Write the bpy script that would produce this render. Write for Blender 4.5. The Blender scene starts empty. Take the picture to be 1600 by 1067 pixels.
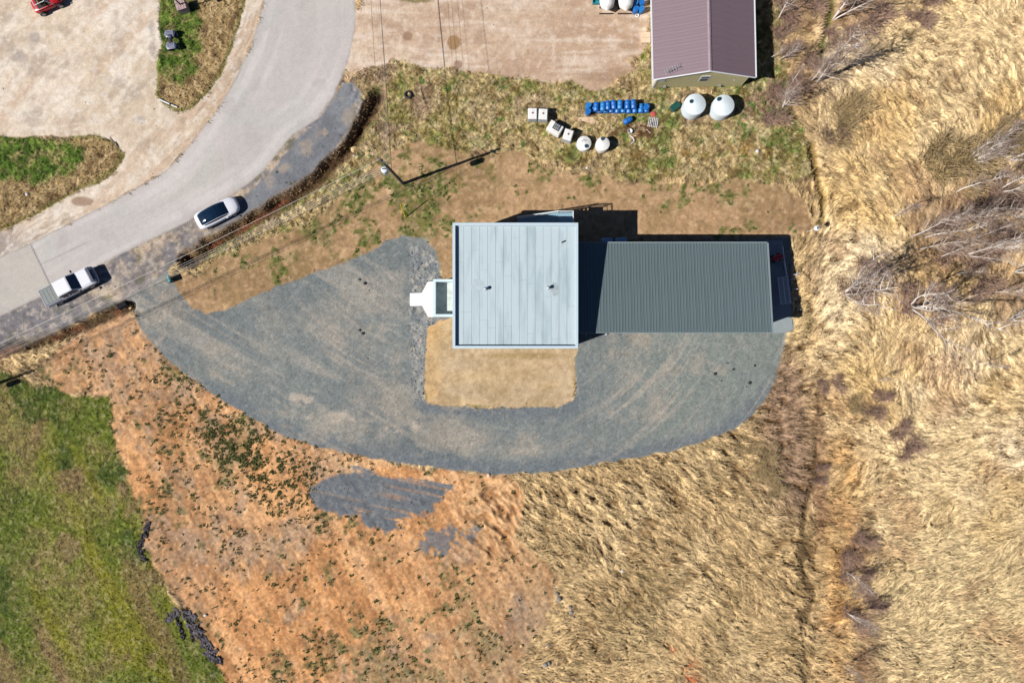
import bpy, math, random
from mathutils import Vector, Matrix
R = math.radians
scene = bpy.context.scene
# ---------- camera, sky, sun, exposure ----------
cam_d = bpy.data.cameras.new('camera'); cam = bpy.data.objects.new('camera', cam_d)
scene.collection.objects.link(cam); scene.camera = cam
cam.location = (0, 0, 71); cam.rotation_euler = (0, 0, 0)
cam_d.sensor_width = 36; cam_d.lens = 18*71/53.333; cam_d.clip_start = .5; cam_d.clip_end = 3000
SUN_EL, SUN_AZ = 43.0, 20.0                   # shadows fall towards 20 degrees left of +X
world = bpy.data.worlds.new('World'); scene.world = world; world.use_nodes = True
wn_ = world.node_tree; bg = wn_.nodes['Background']
sky = wn_.nodes.new('ShaderNodeTexSky'); sky.sky_type = 'NISHITA'; sky.sun_disc = False
sky.sun_elevation = R(SUN_EL); sky.sun_rotation = R(270-SUN_AZ)
sky.air_density = .55; sky.dust_density = .1; sky.ozone_density = 3.5; sky.altitude = 200
wn_.links.new(sky.outputs[0], bg.inputs[0]); bg.inputs[1].default_value = .05
sd_ = bpy.data.lights.new('sun', 'SUN'); sd_.energy = 5.0; sd_.angle = R(.5); sd_.color = (1, .94, .85)
sun = bpy.data.objects.new('sun', sd_); scene.collection.objects.link(sun)
ldir = Vector((math.cos(R(SUN_EL))*math.cos(R(SUN_AZ)), math.cos(R(SUN_EL))*math.sin(R(SUN_AZ)), -math.sin(R(SUN_EL))))
sun.rotation_euler = ldir.to_track_quat('-Z', 'Y').to_euler(); sun.location = (0, 0, 60)
scene.view_settings.view_transform = 'Standard'; scene.view_settings.look = 'None'
scene.view_settings.gamma = 1; scene.view_settings.use_curve_mapping = False
scene.view_settings.exposure = .93
scene.render.engine = 'CYCLES'
#GROUND_BEGIN
# ---------- ground sheet: heights and soil / grass colours on one fine grid ----------
import numpy as np
PPM = 15.0; CX = 800.0; CY = 533.5; CAMH = 71.0
def W(px, py, h=0.0):                       # photo point of something h metres up -> metres
    k = (1 - h/CAMH)/PPM
    return ((px-CX)*k, (CY-py)*k)
KR, KG, KB = 1.97, 1.95, 1.82               # display brightness of a white level surface (linear)
def S(r, g, b):
    c = np.array([r, g, b], float)/255
    l = np.where(c <= .04045, c/12.92, ((c+.055)/1.055)**2.4)
    return l/np.array([KR, KG, KB])
X0, X1, Y0, Y1, ST = -62.0, 62.0, -43.0, 43.0, 0.125
nx = int((X1-X0)/ST)+1; ny = int((Y1-Y0)/ST)+1
gx = np.linspace(X0, X1, nx); gy = np.linspace(Y0, Y1, ny)
GX, GY = np.meshgrid(gx, gy)
PX = CX+PPM*GX; PY = CY-PPM*GY
def vn(x, y, s, seed):
    r = np.random.RandomState(seed).rand(256, 256)
    u = x/s+seed*7.31; v = y/s+seed*3.17
    i = np.floor(u).astype(int); j = np.floor(v).astype(int)
    fu = u-i; fv = v-j
    fu = fu*fu*(3-2*fu); fv = fv*fv*(3-2*fv)
    i0 = i & 255; j0 = j & 255; i1 = (i+1) & 255; j1 = (j+1) & 255
    return (r[j0, i0]*(1-fu)+r[j0, i1]*fu)*(1-fv)+(r[j1, i0]*(1-fu)+r[j1, i1]*fu)*fv
def fb(s, seed, o=4, x=None, y=None, g=.5):
    x = PX if x is None else x; y = PY if y is None else y
    t = 0; a = 1; n = 0
    for k in range(o):
        t = t+a*(vn(x, y, s/2**k, seed+k*13)-.5); n += a; a *= g
    return t/n*2                             # about -1..1
def ss(a, b, x):
    t = np.clip((x-a)/(b-a), 0, 1); return t*t*(3-2*t)
SX0, SY0, SC = -150.0, -130.0, 3.0
sxx, syy = np.meshgrid(np.arange(SX0, 1751, SC), np.arange(SY0, 1201, SC))
def seg_d(pts, closed):
    d = np.full(sxx.shape, 1e9); ins = np.zeros(sxx.shape, bool); n = len(pts)
    for k in range(n if closed else n-1):
        ax, ay = pts[k]; bx, by = pts[(k+1) % n]
        ex, ey = bx-ax, by-ay; L = ex*ex+ey*ey+1e-9
        t = np.clip(((sxx-ax)*ex+(syy-ay)*ey)/L, 0, 1)
        d = np.minimum(d, np.hypot(sxx-ax-t*ex, syy-ay-t*ey))
        if closed:
            c = ((ay > syy) != (by > syy))
            xc = ax+(syy-ay)/(by-ay+1e-12)*ex
            ins ^= c & (sxx < xc)
    return np.where(ins, d, -d) if closed else d
def smp(f, x, y):
    u = np.clip((x-SX0)/SC, 0, f.shape[1]-1.001); v = np.clip((y-SY0)/SC, 0, f.shape[0]-1.001)
    i = u.astype(int); j = v.astype(int); a = u-i; b = v-j
    return (f[j, i]*(1-a)+f[j, i+1]*a)*(1-b)+(f[j+1, i]*(1-a)+f[j+1, i+1]*a)*b
def sd(pts, warp=0, ws=30, seed=1, closed=True):
    f = seg_d(pts, closed)
    if warp:
        return smp(f, PX+warp*fb(ws, seed, 4), PY+warp*fb(ws, seed+50, 4))
    return smp(f, PX, PY)
def blur(a, s):
    fy = np.fft.fftfreq(a.shape[0])[:, None]; fx = np.fft.rfftfreq(a.shape[1])[None, :]
    return np.fft.irfft2(np.fft.rfft2(a)*np.exp(-2*(np.pi*s)**2*(fx*fx+fy*fy)), s=a.shape)
def nrm(a): return (a-a.mean())/a.std()
def lic(noise, vx, vy, n):                   # smear noise along the lie of the grass
    jj, ii = np.mgrid[0:ny, 0:nx].astype(float)
    acc = noise.copy(); wsum = 1.0
    for sgn in (1, -1):
        x = ii.copy(); y = jj.copy()
        for k in range(n):
            xi = np.clip(x, 0, nx-1).astype(int); yi = np.clip(y, 0, ny-1).astype(int)
            x = x+sgn*vx[yi, xi]; y = y+sgn*vy[yi, xi]
            xi = np.clip(np.rint(x), 0, nx-1).astype(int); yi = np.clip(np.rint(y), 0, ny-1).astype(int)
            w = 1-(k+1)/(n+1)
            acc += w*noise[yi, xi]; wsum += w
    return nrm(acc)
rs = np.random.RandomState(5)
wn = rs.randn(ny, nx)
wn1 = nrm(blur(rs.randn(ny, nx), .8)); wn2 = nrm(blur(rs.randn(ny, nx), 1.7)); wn3 = nrm(blur(rs.randn(ny, nx), 2.6))

drive = [(178,470),(205,476),(214,505),(232,530),(262,562),(300,592),(350,627),(400,657),(440,679),(500,698),(560,711),(620,722),(700,733),(770,741),(850,738),
 (900,730),(950,722),(1000,714),(1050,704),(1100,690),(1140,673),(1170,653),(1192,630),(1206,605),(1216,575),(1224,545),(1230,521),(1240,519),(1236,372),(1170,374),(1000,378),
 (903,385),(903,440),(903,545),(898,560),(899,618),(892,630),(870,636),(760,637),(700,635),(668,632),(661,622),(664,570),(667,512),(680,506),(690,498),(712,496),(712,437),
 (690,436),(686,410),(678,386),(660,371),(630,369),(604,377),(570,398),(530,413),(490,427),(440,445),(390,466),(352,486),(325,490),(302,483),(285,462),(268,437),(262,415),(235,385),(185,405),(165,440)]
road = [(0-150,478-9),(0,402),(47,380),(110,348),(180,312),(230,285),(260,266),(285,240),(308,213),(328,186),(350,155),(366,127),(380,97),(392,70),(402,40),(409,15),(415,-10),(428,-130),
 (545,-130),(555,-10),(556,30),(552,62),(545,92),(535,122),(520,152),(497,186),(478,198),(457,212),(434,238),(411,268),(385,290),(350,312),(318,330),(295,346),(262,362),(237,374),(200,392),(175,404),(125,432),(77,457),(30,480),(0,494),(-150,565)]
shoulder = [(-150,540),(0,480),(77,450),(175,398),(237,368),(320,322),(411,262),(457,205),(500,180),(536,127),(552,128),(566,140),(572,155),(562,190),(552,215),(530,240),(500,268),(462,300),(420,332),(380,362),(330,385),(285,408),
 (262,428),(215,460),(190,470),(100,512),(0,552),(-150,612)]
seal = [(536,127),(548,130),(566,142),(560,165),(552,190),(520,240),(470,285),(430,310),(400,330),(372,352),(350,355),(330,365),(395,295),(432,258),(460,222),(498,188),(520,160)]
orange = [(60,592),(75,560),(120,530),(190,480),(205,470),(230,520),(300,590),(400,656),(500,697),(620,722),(770,738),(800,760),(820,790),(800,840),(850,880),(880,905),(885,960),(850,1010),(820,1060),(800,1200),(370,1200),(330,1067),(300,1000),(272,940),
 (240,880),(222,830),(205,780),(180,720),(165,665),(158,625)]
lawnsw = [(-150,560),(0,582),(60,596),(120,612),(150,614),(172,622),(180,650),(168,655),(178,690),(188,722),(200,760),(218,800),(226,840),(240,880),(258,920),(280,960),(310,1010),(345,1067),(400,1200),(-150,1200)]
soil = [(262,425),(262,440),(285,480),(300,496),(330,505),(380,485),(500,440),(600,402),(650,395),(684,412),(690,440),(712,445),(712,560),(900,560),(900,430),(1100,400),(1245,368),(1262,358),(1250,320),(1215,298),(1180,285),(1120,282),(1050,285),(960,283),(900,268),(850,252),(800,236),
 (740,250),(700,238),(640,225),(600,235),(570,280),(530,310),(480,350),(420,375),(350,400),(300,430),(270,420)]
box = [(664,500),(712,495),(712,540),(903,540),(898,560),(899,618),(892,630),(870,636),(760,637),(700,635),(668,632),(661,622),(664,570)]
topyard = [(-150,-130),(425,-130),(413,0),(400,45),(378,100),(350,155),(325,190),(300,221),(262,266),(180,312),(48,380),(-150,475),(-150,392),(0,362),(60,335),(120,300),(178,272),(192,245),(183,222),(150,212),(0,216),(-150,216)]
islandA = [(252,-130),(425,-130),(385,-5),(374,40),(362,80),(345,118),(322,148),(300,170),(278,174),(255,163),(243,148),(245,110),(252,70),(248,30)]
lawnW = [(-150,212),(0,214),(150,212),(182,222),(192,243),(180,270),(122,298),(60,333),(0,362),(-150,420)]
nlot = [(556,-130),(1012,-130),(1013,40),(1008,78),(985,95),(998,112),(960,125),(938,140),(900,132),(870,128),(830,122),(790,118),(760,118),(735,116),(700,104),(670,108),(640,98),(610,92),(598,102),(580,110),(545,112),(535,122),(545,90),(552,60),(557,30)]
north = [(536,124),(600,90),(720,108),(960,130),(1000,100),(1015,60),(1015,-130),(1215,-130),(1225,60),(1225,160),(1262,190),(1270,230),(1262,280),(1240,290),(1180,285),(1050,287),(960,285),(850,255),(800,240),(700,240),(640,225),(620,300),(560,345),(470,400),(330,470),(262,446),(268,412),(330,386),(430,328),(500,272),(560,200)]
patch = [(540,734),(600,738),(640,736),(688,744),(712,756),(704,775),(690,790),(660,800),(640,806),(632,822),(605,830),(578,822),(560,806),(520,798),(490,788),(478,768),(500,752)]
patch2 = [(655,832),(700,822),(745,828),(752,838),(720,850),(698,872),(672,866),(650,850)]
gaps = [(642,382),(668,392),(684,412),(684,440),(668,440),(658,456),(640,456),(640,478),(660,480),(668,496),(690,497),(666,512),(664,570),(661,628),(645,628),(642,560),(640,480)]
track = [(590,148),(573,185),(556,215),(528,248),(490,283),(440,318),(385,352),(335,380),(290,408)]
ditchL = [(200,478),(160,494),(110,514),(60,532),(0,550),(-150,610)]
ditchE = [(1298,-130),(1294,20),(1284,60),(1284,95)]
ditchF = [(1270,225),(1278,270),(1284,310),(1280,352)]
ditchE2 = [(1282,600),(1283,640),(1276,700),(1272,760),(1262,800),(1258,860),(1266,930),(1256,1000),(1262,1067),(1262,1200)]
D = {}
D['drive'] = sd(drive, 3.6, 11, 1); D['road'] = sd(road, .8, 9, 2)
D['shoulder'] = sd(shoulder, 8, 22, 3); D['seal'] = sd(seal, 3, 12, 33)
D['orange'] = sd(orange, 26, 60, 4); D['lawnsw'] = sd(lawnsw, 14, 30, 5)
D['soil'] = sd(soil, 14, 40, 6); D['box'] = sd(box, 5, 12, 7)
D['topyard'] = sd(topyard, 5, 20, 8); D['islandA'] = sd(islandA, 4, 16, 9); D['lawnW'] = sd(lawnW, 6, 20, 10)
D['nlot'] = sd(nlot, 10, 26, 11); D['north'] = sd(north, 16, 40, 12)
D['patch'] = sd(patch, 7, 20, 13); D['patch2'] = sd(patch2, 16, 20, 14); D['gaps'] = sd(gaps, 3, 10, 15)
D['dr0'] = sd(drive)
dT = sd(track, 7, 30, 20, False); dL = sd(ditchL, 7, 30, 21, False); dE = np.minimum(sd(ditchE, 10, 24, 22, False)*.8, sd(ditchF, 8, 20, 24, False)*1.25); dE2w = fb(46, 25, 3)*7-1; dE2 = sd(ditchE2, 14, 26, 23, False)-dE2w
# lie of the dry grass
right = ss(1262, 1300, PX)
low = ss(520, 700, PY)
ang = np.where(PX > 1275, -65+75*low, -28)+(75*fb(260, 40, 3)+45*fb(70, 44, 2))
ang = ang+32*fb(26, 46, 2)
ang = np.radians(ang)
vx = np.cos(ang); vy = np.sin(ang)
b = blur(D['dr0'], 6); gyy, gxx = np.gradient(b); gl = np.hypot(gxx, gyy)+1e-6
nxo, nyo = -gxx/gl, -gyy/gl                  # away from the gravel
ca, sa = np.cos(.75), np.sin(.75)
ox, oy = nxo*ca-nyo*sa, nxo*sa+nyo*ca
wb = ss(-150, -40, D['dr0'])*ss(740, 900, PX)
vx = vx*(1-wb)+ox*wb; vy = vy*(1-wb)+oy*wb
l = np.hypot(vx, vy)+1e-6; vx /= l; vy /= l
L1 = lic(wn1, vx, vy, 4); L2 = lic(wn2, vx, vy, 5); L3 = lic(wn3, vx, vy, 8)
L0 = lic(wn, vx, vy, 3)
strong = np.clip(.78+.7*fb(75, 47, 3)-.20*right*low-.08*right+.55*wb-.35*ss(850, 950, PY)*ss(1275, 1200, PX)+.25*np.exp(-((PX-1320)/40)**2)*ss(640, 700, PY), .4, 1.7)
def mixc(c, c2, w):
    c2 = np.asarray(c2, float)
    if c2.ndim == 1: c2 = c2[None, None, :]
    return c*(1-w[..., None])+c2*w[..., None]
def tone(c, t):                              # c * (1+t)
    return c*(1+t[..., None])
one = np.ones((ny, nx, 3))
def fleck(c, dk, lt, sz, seed, a=.6, thr=.22, m=1.0):   # crisp little stains of two tones
    f = fb(sz, seed, 3)+.35*nrm(wn1)*.12
    c = mixc(c, S(*dk), ss(thr, thr+.14, f)*a*m)
    return mixc(c, S(*lt), ss(thr, thr+.14, -f)*a*m)
# --- dry grass
gold = mixc(S(236,208,156)*one, S(226,192,132), ss(-.1, .5, fb(90, 60, 4)))
gold = mixc(gold, S(236,212,170), ss(.05, .6, fb(150, 61, 4)))
gold = mixc(gold, S(214,190,140), ss(700, 900, PY)*.7)
gold = mixc(gold, S(190,150,110), ss(.15, .5, fb(60, 62, 4))*.5)
dull = mixc(S(206,176,126)*one, S(216,188,138), ss(-.3, .4, fb(70, 63, 4)))
dull = mixc(dull, S(160,138,95), ss(.0, .5, fb(50, 64, 4))*.6)
dull = mixc(dull, S(150,125,98), ss(.1, .5, fb(110, 65, 4))*.7)
col = mixc(dull, gold, right)
# brown brushy strips on the bank east of the gravel and along the line
bank = np.exp(-((PX-1225-.12*(PY-640))/42)**2)*ss(520, 600, PY)*ss(850, 740, PY)
col = mixc(col, S(150,122,100), np.clip(bank*1.2, 0, .85))
hedge = np.exp(-((PX-1318)/38)**2)*ss(560, 760, PY)*(.5+.5*ss(-.2, .3, fb(40, 66, 3)))
col = mixc(col, S(196,142,78), hedge*.75)
hedge2 = np.exp(-((PX-1352)/26)**2)*ss(790, 850, PY)*ss(-.3, .3, fb(30, 67, 3))
col = mixc(col, S(135,98,76), hedge2*.75)
fade = ss(0, .9, 1-np.abs(D['dr0']+60)/60)
shade_g = np.clip(1+strong*(.11*L2+.12*L1)+.10*L0, .3, 1.6)
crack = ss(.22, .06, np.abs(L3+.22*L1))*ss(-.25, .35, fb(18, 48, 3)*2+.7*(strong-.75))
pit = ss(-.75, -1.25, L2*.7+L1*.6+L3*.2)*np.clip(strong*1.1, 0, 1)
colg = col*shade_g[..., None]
colg = mixc(colg, S(138,104,64), pit*.55)  # shade in the hollows between tufts, painted into the colour
colg = mixc(colg, S(104,74,42), crack*.7)  # shadow lines between tufts painted dark, besides the drop in height
colg = tone(colg, .10*L0+.06*nrm(wn).clip(-2.5, 2.5))
woody = ss(.05, .5, fb(120, 70, 4)+.9*np.exp(-(((PX-1520)/130)**2+((PY-340)/120)**2))-.25)*ss(1290, 1350, PX)*ss(640, 520, PY)
woody = np.maximum(woody, np.exp(-(((PX-1290)/90)**2+((PY-20)/40)**2))*1.0)
woody = np.maximum(woody, np.exp(-(((PX-1250)/48)**2+((PY-135)/45)**2))*.95)
woody = np.clip(woody, 0, 1)
colg = mixc(colg, S(150,118,92)*(1+.25*L1[..., None]), woody*.6)
n_hi = fb(5, 73, 2)+.15
redp = ss(.0, .5, n_hi)*ss(.35, .8, fb(30, 71, 3)+np.exp(-(((PX-1085)/60)**2+((PY-1045)/50)**2))*.55-.05)*ss(930, 990, PY)*ss(1180, 1130, PX)*ss(980,1030,PX)
colg = mixc(colg, S(214,112,70), redp*.75)
col = colg
lab = np.zeros((ny, nx), np.uint8)           # 0 dry grass
rough = np.full((ny, nx), 1.0)
LABELS = {}
def layer(w, c, name=None, rg=None):
    global col, rough
    w = np.clip(w, 0, 1)
    col = mixc(col, c, w)
    if name is not None:
        lab[w > .5] = name
    if rg is not None:
        rough = rough*(1-w)+rg*w
GH = ss(-1.2, 1.6, L2)                        # used again for the grass height
# --- mixed rough grass north of the site
n1 = fb(8, 80, 4); n2 = fb(45, 81, 4); n3 = fb(120, 82, 3); n4 = fb(4.2, 83, 2)
c = mixc(S(192,168,118)*one, S(168,152,92), ss(-.3, .3, n2))
c = mixc(c, S(120,128,66), ss(-.02, .40, n2*.7+n1*.5+.5*np.exp(-(((PX-1160)/130)**2+((PY-170)/80)**2))-.06))
c = mixc(c, S(165,140,110), ss(.1, .4, fb(60, 84, 3)))
c = mixc(c, S(88,116,54), ss(.15, .5, n1+.4*n3-.1+.25*np.exp(-(((PX-1180)/80)**2+((PY-170)/50)**2))))
c = mixc(c, S(120,96,58), ss(.0, .4, fb(9, 85, 3)-.05)*.7)
mud = np.exp(-(((PX-1000)/50)**2+((PY-205)/22)**2))
c = mixc(c, S(102,66,44), ss(.45, .8, mud+.5*fb(22, 86, 3)))
amber = np.exp(-(((PX-1175)/50)**2+((PY-234-.1*(PX-1175))/13)**2))+.62*np.exp(-(((PX-1030)/110)**2+((PY-242)/9)**2))
c = mixc(c, S(146,112,50), ss(.4, .9, amber+.7*fb(16, 87, 4))*.75)
for (qx, qy, rx, ry, cc) in ((985,52,32,20,(128,118,60)), (1000,90,14,14,(120,128,48)), (960,30,40,18,(140,124,74)), (950,125,50,18,(165,142,104))):
    c = mixc(c, S(*cc), ss(.4, .75, np.exp(-(((PX-qx)/rx)**2+((PY-qy)/ry)**2))+.3*n1)*.9)
c = mixc(c, S(214,192,146), ss(.1, .5, fb(14, 88, 3)+.5*np.exp(-(((PX-770)/60)**2+((PY-180)/40)**2)))*.6)
c = fleck(c, (104,84,50), (216,196,150), 6, 336, .45, .22)
c = tone(c, .36*n4+.30*n1+.20*nrm(wn1).clip(-2, 2))
layer(ss(-3, 3, D['north']), c, 1, .8)
# --- bare tan soil
s1 = fb(140, 90, 4); s2 = fb(16, 91, 4)
strk = fb(30, 92, 4, PX*.22, PY*1.4)
c = mixc(S(184,150,112)*one, S(160,130,94), ss(-.4, .4, s1))
c = mixc(c, S(208,172,130), ss(0, .5, strk)*.5)
c = mixc(c, S(150,126,86), ss(.0, .4, fb(24, 95, 4))*.5)
c = mixc(c, S(150,118,86), ss(.1, .5, fb(50, 93, 4))*.45)
gw = ss(.10, .40, fb(44, 94, 4)+.9*s2+.5*fb(6, 97, 3)-.20+1.0*np.exp(-(((PX-640)/40)**2+((PY-308)/46)**2))+.45*np.exp(-(((PX-560)/140)**2+((PY-270)/60)**2))+.38*np.exp(-(((PX-560)/50)**2+((PY-405)/26)**2))
      +.42*np.exp(-(((PX-1150)/110)**2+((PY-300)/22)**2))+.25*np.exp(-(((PX-400)/120)**2+((PY-395)/25)**2)))
c = mixc(c, S(104,112,54)*(1+.5*n1+.3*n4)[..., None], gw*(.55+.42*ss(-.25, .2, fb(5, 98, 2))))
c = mixc(c, S(70,88,34), gw*ss(.0, .35, n1)*.7)
c = fleck(c, (142,116,76), (210,178,136), 8, 320, .4, .24)
c = fleck(c, (128,112,68), (206,176,140), 5, 321, .35, .28)
c = tone(c, .12*n4+.14*n1+.08*wn1.clip(-2, 2)+.10*fb(12, 96, 3, PX*.25, PY*1.6))
layer(ss(-2.5, 2.5, D['soil']), c, 2, .5)
# --- orange soil
o1 = fb(110, 100, 5); o2 = fb(20, 101, 4)
dg = fb(40, 102, 5, (PX*.88-PY*.48)*1.3, (PX*.48+PY*.88)*.22)
c = mixc(S(228,172,116)*one, S(218,158,102), ss(-.3, .4, o1))
c = mixc(c, S(200,142,92), ss(.0, .35, dg)*.65)
c = mixc(c, S(232,182,134), ss(.0, .5, -dg)*.6)
east = ss(640, 820, PX+.4*(PY-900))
c = mixc(c, S(206,166,122), east*.7)
peb = ss(-.1, .35, fb(90, 103, 4)+.55*ss(400, 300, PX-.5*(PY-560))*ss(760, 650, PY)-.05)
c = mixc(c, S(206,166,124), peb*.6)
c = mixc(c, S(166,146,126), ss(.12, .45, o2*.6+peb*.3-.05)*.6)
veg = ss(.05, .40, fb(40, 104, 3)+.55*n1-.25+.62*np.exp(-(((PX-620)/160)**2+((PY-1050)/90)**2))+.36*np.exp(-(((PX-350-(PY-680)*.45)/44)**2+((PY-680)/120)**2)))
c = mixc(c, S(150,128,88), veg*.75)
c = mixc(c, S(186,168,128), ss(.1, .5, n1)*ss(880, 980, PY)*ss(480, 600, PX)*.7)
c = mixc(c, S(88,98,50), veg*ss(.0, .3, n1)*.7)
c = mixc(c, S(216,160,104), ss(.5, .8, np.exp(-(((PX-880)/18)**2+((PY-975)/22)**2))+.2*n1))
gp = np.exp(-(((PX-830)/50)**2+((PY-985)/60)**2))
c = mixc(c, S(150,128,112), ss(.35, .7, gp+.4*o2)*.7)
sand = ss(60, 6, -D['dr0'])*ss(480, 560, PX)*ss(-.35, .2, fb(26, 340, 4))
c = mixc(c, S(238,194,142), sand*.75)
rip = ss(690, 760, PX)*ss(930, 850, PY)
c = mixc(c, S(222,178,128), rip*.6)
c = mixc(c, S(158,108,64), rip*ss(-.5, -1.4, L2*.8+L1*.4)*.7)  # troughs of the ridges darkened in the colour as painted shade
c = mixc(c, S(150,104,72), ss(.1, .4, fb(30, 108, 4)+.55*np.exp(-(((PX-650-.6*(PY-850))/0.1e9)**2))-.75)*.5)
c = mixc(c, S(158,104,66), ss(.75, 1.1, np.exp(-(((PX-500)/46)**2+((PY-1005)/34)**2))+.5*np.exp(-(((PX-490)/40)**2+((PY-865)/22)**2))+.5*n1)*.7)
far_e = ss(.0, 1, (PX-700)/260+(PY-930)/240+.5*fb(60, 109, 4))
c = mixc(c, S(186,156,116), far_e*.75)
c = fleck(c, (164,116,74), (234,188,136), 9, 310, .28, .28)
c = fleck(c, (150,116,80), (226,188,142), 5, 311, .25, .3)
c = mixc(c, S(160,112,70), ss(.12, .3, fb(9, 314, 3, (PX*.88-PY*.48)*1.5, (PX*.48+PY*.88)*.16)+.3*dg)*.45)
c = mixc(c, S(168,140,110), peb*ss(.0, .25, fb(10, 312, 3))*.45)
c = tone(c, .18*n4+.16*n1+.12*wn1.clip(-2, 2)+.05*nrm(wn).clip(-2, 2))
layer(ss(-4, 4, D['orange']+far_e*30*fb(30, 313, 4)-14*far_e), c, 3, .6)
# --- green lawn south west
gl1 = fb(120, 110, 4); gl2 = fb(26, 111, 4)
rows = fb(40, 112, 4, (PX*.9-PY*.45)*1.5, (PX*.45+PY*.9)*.22)
c = mixc(S(128,134,48)*one, S(104,118,38), ss(-.4, .3, gl1))
c = mixc(c, S(140,128,74), ss(-.1, .4, -gl1*.5+gl2*.5+.25*ss(140, 0, PX)-.03+.12*rows))
c = mixc(c, S(66,88,30), ss(.08, .4, fb(50, 113, 4)+.3*ss(900, 700, PY)-.12)*.9)
c = mixc(c, S(140,136,38), ss(.05, .6, rows+.7*np.exp(-(((PX-215)/95)**2+((PY-975)/90)**2))-.10)*.8)
c = mixc(c, S(150,118,84), ss(.12, .4, fb(40, 114, 4, (PX*.9-PY*.45)*1.5, (PX*.45+PY*.9)*.2)+.0)*ss(900, 960, PY+.3*PX)*.7)
c = mixc(c, S(150,124,86), ss(.28, .5, fb(46, 115, 3)+.35*ss(650, 590, PY)-.05)*.8)
c = mixc(mixc(c, S(96,110,38), ss(-.4, .4, gl1)*.35), S(150,140,110), ss(.75, 1.8, wn1)*.45)
c = fleck(c, (66,84,30), (156,148,92), 6, 323, .3, .26)
c = tone(c, .32*n4+.26*n1+.16*wn1.clip(-2, 2))
layer(ss(-3, 3, D['lawnsw']), c, 4, 1.0)
# wet grey strip along the lawn's edge
# --- tan patch in front of the big flat roof
c = mixc(S(204,180,144)*one, S(190,166,128), ss(-.3, .4, fb(60, 120, 4)))
c = mixc(c, S(224,192,140), ss(-.1, .5, strk)*.5)
c = mixc(c, S(158,134,84), ss(.4, .8, np.exp(-(((PX-825)/90)**2+((PY-556)/7)**2))+.3*n1)*.6)
c = mixc(c, S(228,186,126), ss(700, 675, PX)*.6+ss(545, 515, PY)*.3)
c = mixc(c, S(110,112,50), ss(.1, .5, n1)*ss(7, 1, D['box'])*.8*ss(600, 625, PY))
c = mixc(c, S(178,154,114), ss(.0, .4, fb(20, 121, 4))*.5)
c = fleck(c, (168,140,98), (226,200,158), 7, 322, .4, .25)
c = tone(c, .10*n4+.12*n1+.04*wn1.clip(-2, 2)+.08*strk)
layer(ss(-1.5, 1.5, D['box']), c, 5, .3)
# --- gravel
g1 = fb(160, 130, 4); g2 = fb(30, 131, 4); g3 = fb(3.4, 132, 2)
r_ = np.hypot(PX-690, (PY-330)*1.05); th = np.arctan2(PY-330, PX-690)
tr1 = fb(60, 133, 5, r_*1.1, th*170)
tr2 = fb(50, 134, 4, (PX*.87+PY*.5)*.25, (-PX*.5+PY*.87)*1.5)
c = mixc(S(127,134,131)*one, S(114,121,121), ss(-.4, .4, g1))
c = mixc(c, S(134,142,134), ss(900, 1080, PX)*.8)
c = mixc(c, S(144,146,140), ss(.0, .5, g2)*.35)
ringm = ss(0, .42, tr1+.30*np.exp(-((D['dr0']-62)/34)**2)*ss(900, 700, PX)-.08)
c = mixc(c, S(168,160,146), ringm*.36*ss(1000, 850, PX))
c = mixc(c, S(168,163,150), ss(.12, .5, tr2+.18*np.exp(-(((PX-480)/110)**2+((PY-540)/60)**2)))*.5*ss(700, 600, PX))
c = mixc(c, S(168,160,146), ss(.1, .5, fb(34, 135, 5)+.55*np.exp(-(((PX-1000)/70)**2+((PY-600)/60)**2))-.15)*.6)
c = mixc(c, S(172,158,138), ss(.5, 1.0, np.exp(-(((PX-985)/60)**2+((PY-530)/14)**2))+.8*g2)*.5)
c = mixc(c, S(110,118,123), ss(26, 8, D['dr0'])*ss(560, 640, PY)*.75)
c = mixc(c, S(176,160,140), ss(.1, .4, fb(40, 136, 4, PX*.9+PY*.4, -PX*.1+PY*.3)+.25)*ss(330, 230, PX)*.6)
c = mixc(c, S(194,182,164), ss(.52, .85, fb(14, 137, 4)*.6+np.exp(-(((PX-470)/22)**2+((PY-622)/12)**2))+.75*np.exp(-(((PX-510)/60)**2+((PY-652)/16)**2))+.7*np.exp(-(((PX-620)/60)**2+((PY-668)/14)**2)))*.8)
ln1 = fb(9, 138, 4, r_*1.5, th*26); ln2 = fb(9, 139, 4, (PX*.87+PY*.5)*.10, (-PX*.5+PY*.87)*1.6)
c = mixc(c, S(182,172,156), ss(.12, .5, ln1*.9+tr1*.6-.05)*.45*ss(18, 40, D['dr0'])*ss(950, 800, PX))
c = mixc(c, S(172,165,152), ss(.12, .5, ln2*.9+tr2*.6)*.42*ss(720, 560, PX))
c = mixc(c, S(182,172,156), ss(.1, .5, ln1*.7+.35*np.exp(-(((PX-1010)/60)**2+((PY-610)/50)**2))-.05)*.6*ss(850, 950, PX))
pad = (PX > 1196) & (PX < 1246) & (PY < 524) & (PY > 360)
pm = fb(70, 330, 5)+.5*np.exp(-((D['dr0']-50)/26)**2)*ss(940, 760, PX)*ss(540, 600, PY)+.25*np.exp(-(((PX-480)/90)**2+((PY-500)/50)**2))
c = mixc(c, S(182,170,150), ss(.10, .42, pm*.8+.25*tr1+.20*g2+.25*ln2*ss(800, 600, PX)+.22*fb(8, 331, 3, PX*.5, PY*1.4)-.12)*.38*ss(1100, 980, PX))
c = fleck(c, (110,119,120), (164,164,154), 6, 332, .25, .25)
c = tone(c, .15*g3+.11*nrm(wn).clip(-2, 2)+.10*n1)
layer(ss(-1.2, 1.2, D['drive']), c, 6, .55)
gr = ss(-1.5, 1.5, D['gaps'])
c = mixc(S(150,152,146)*one, S(128,134,136), ss(-.2, .2, fb(10, 140, 3)))
c = mixc(c, S(176,170,158), ss(.1, .4, fb(7, 141, 3)))
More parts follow.
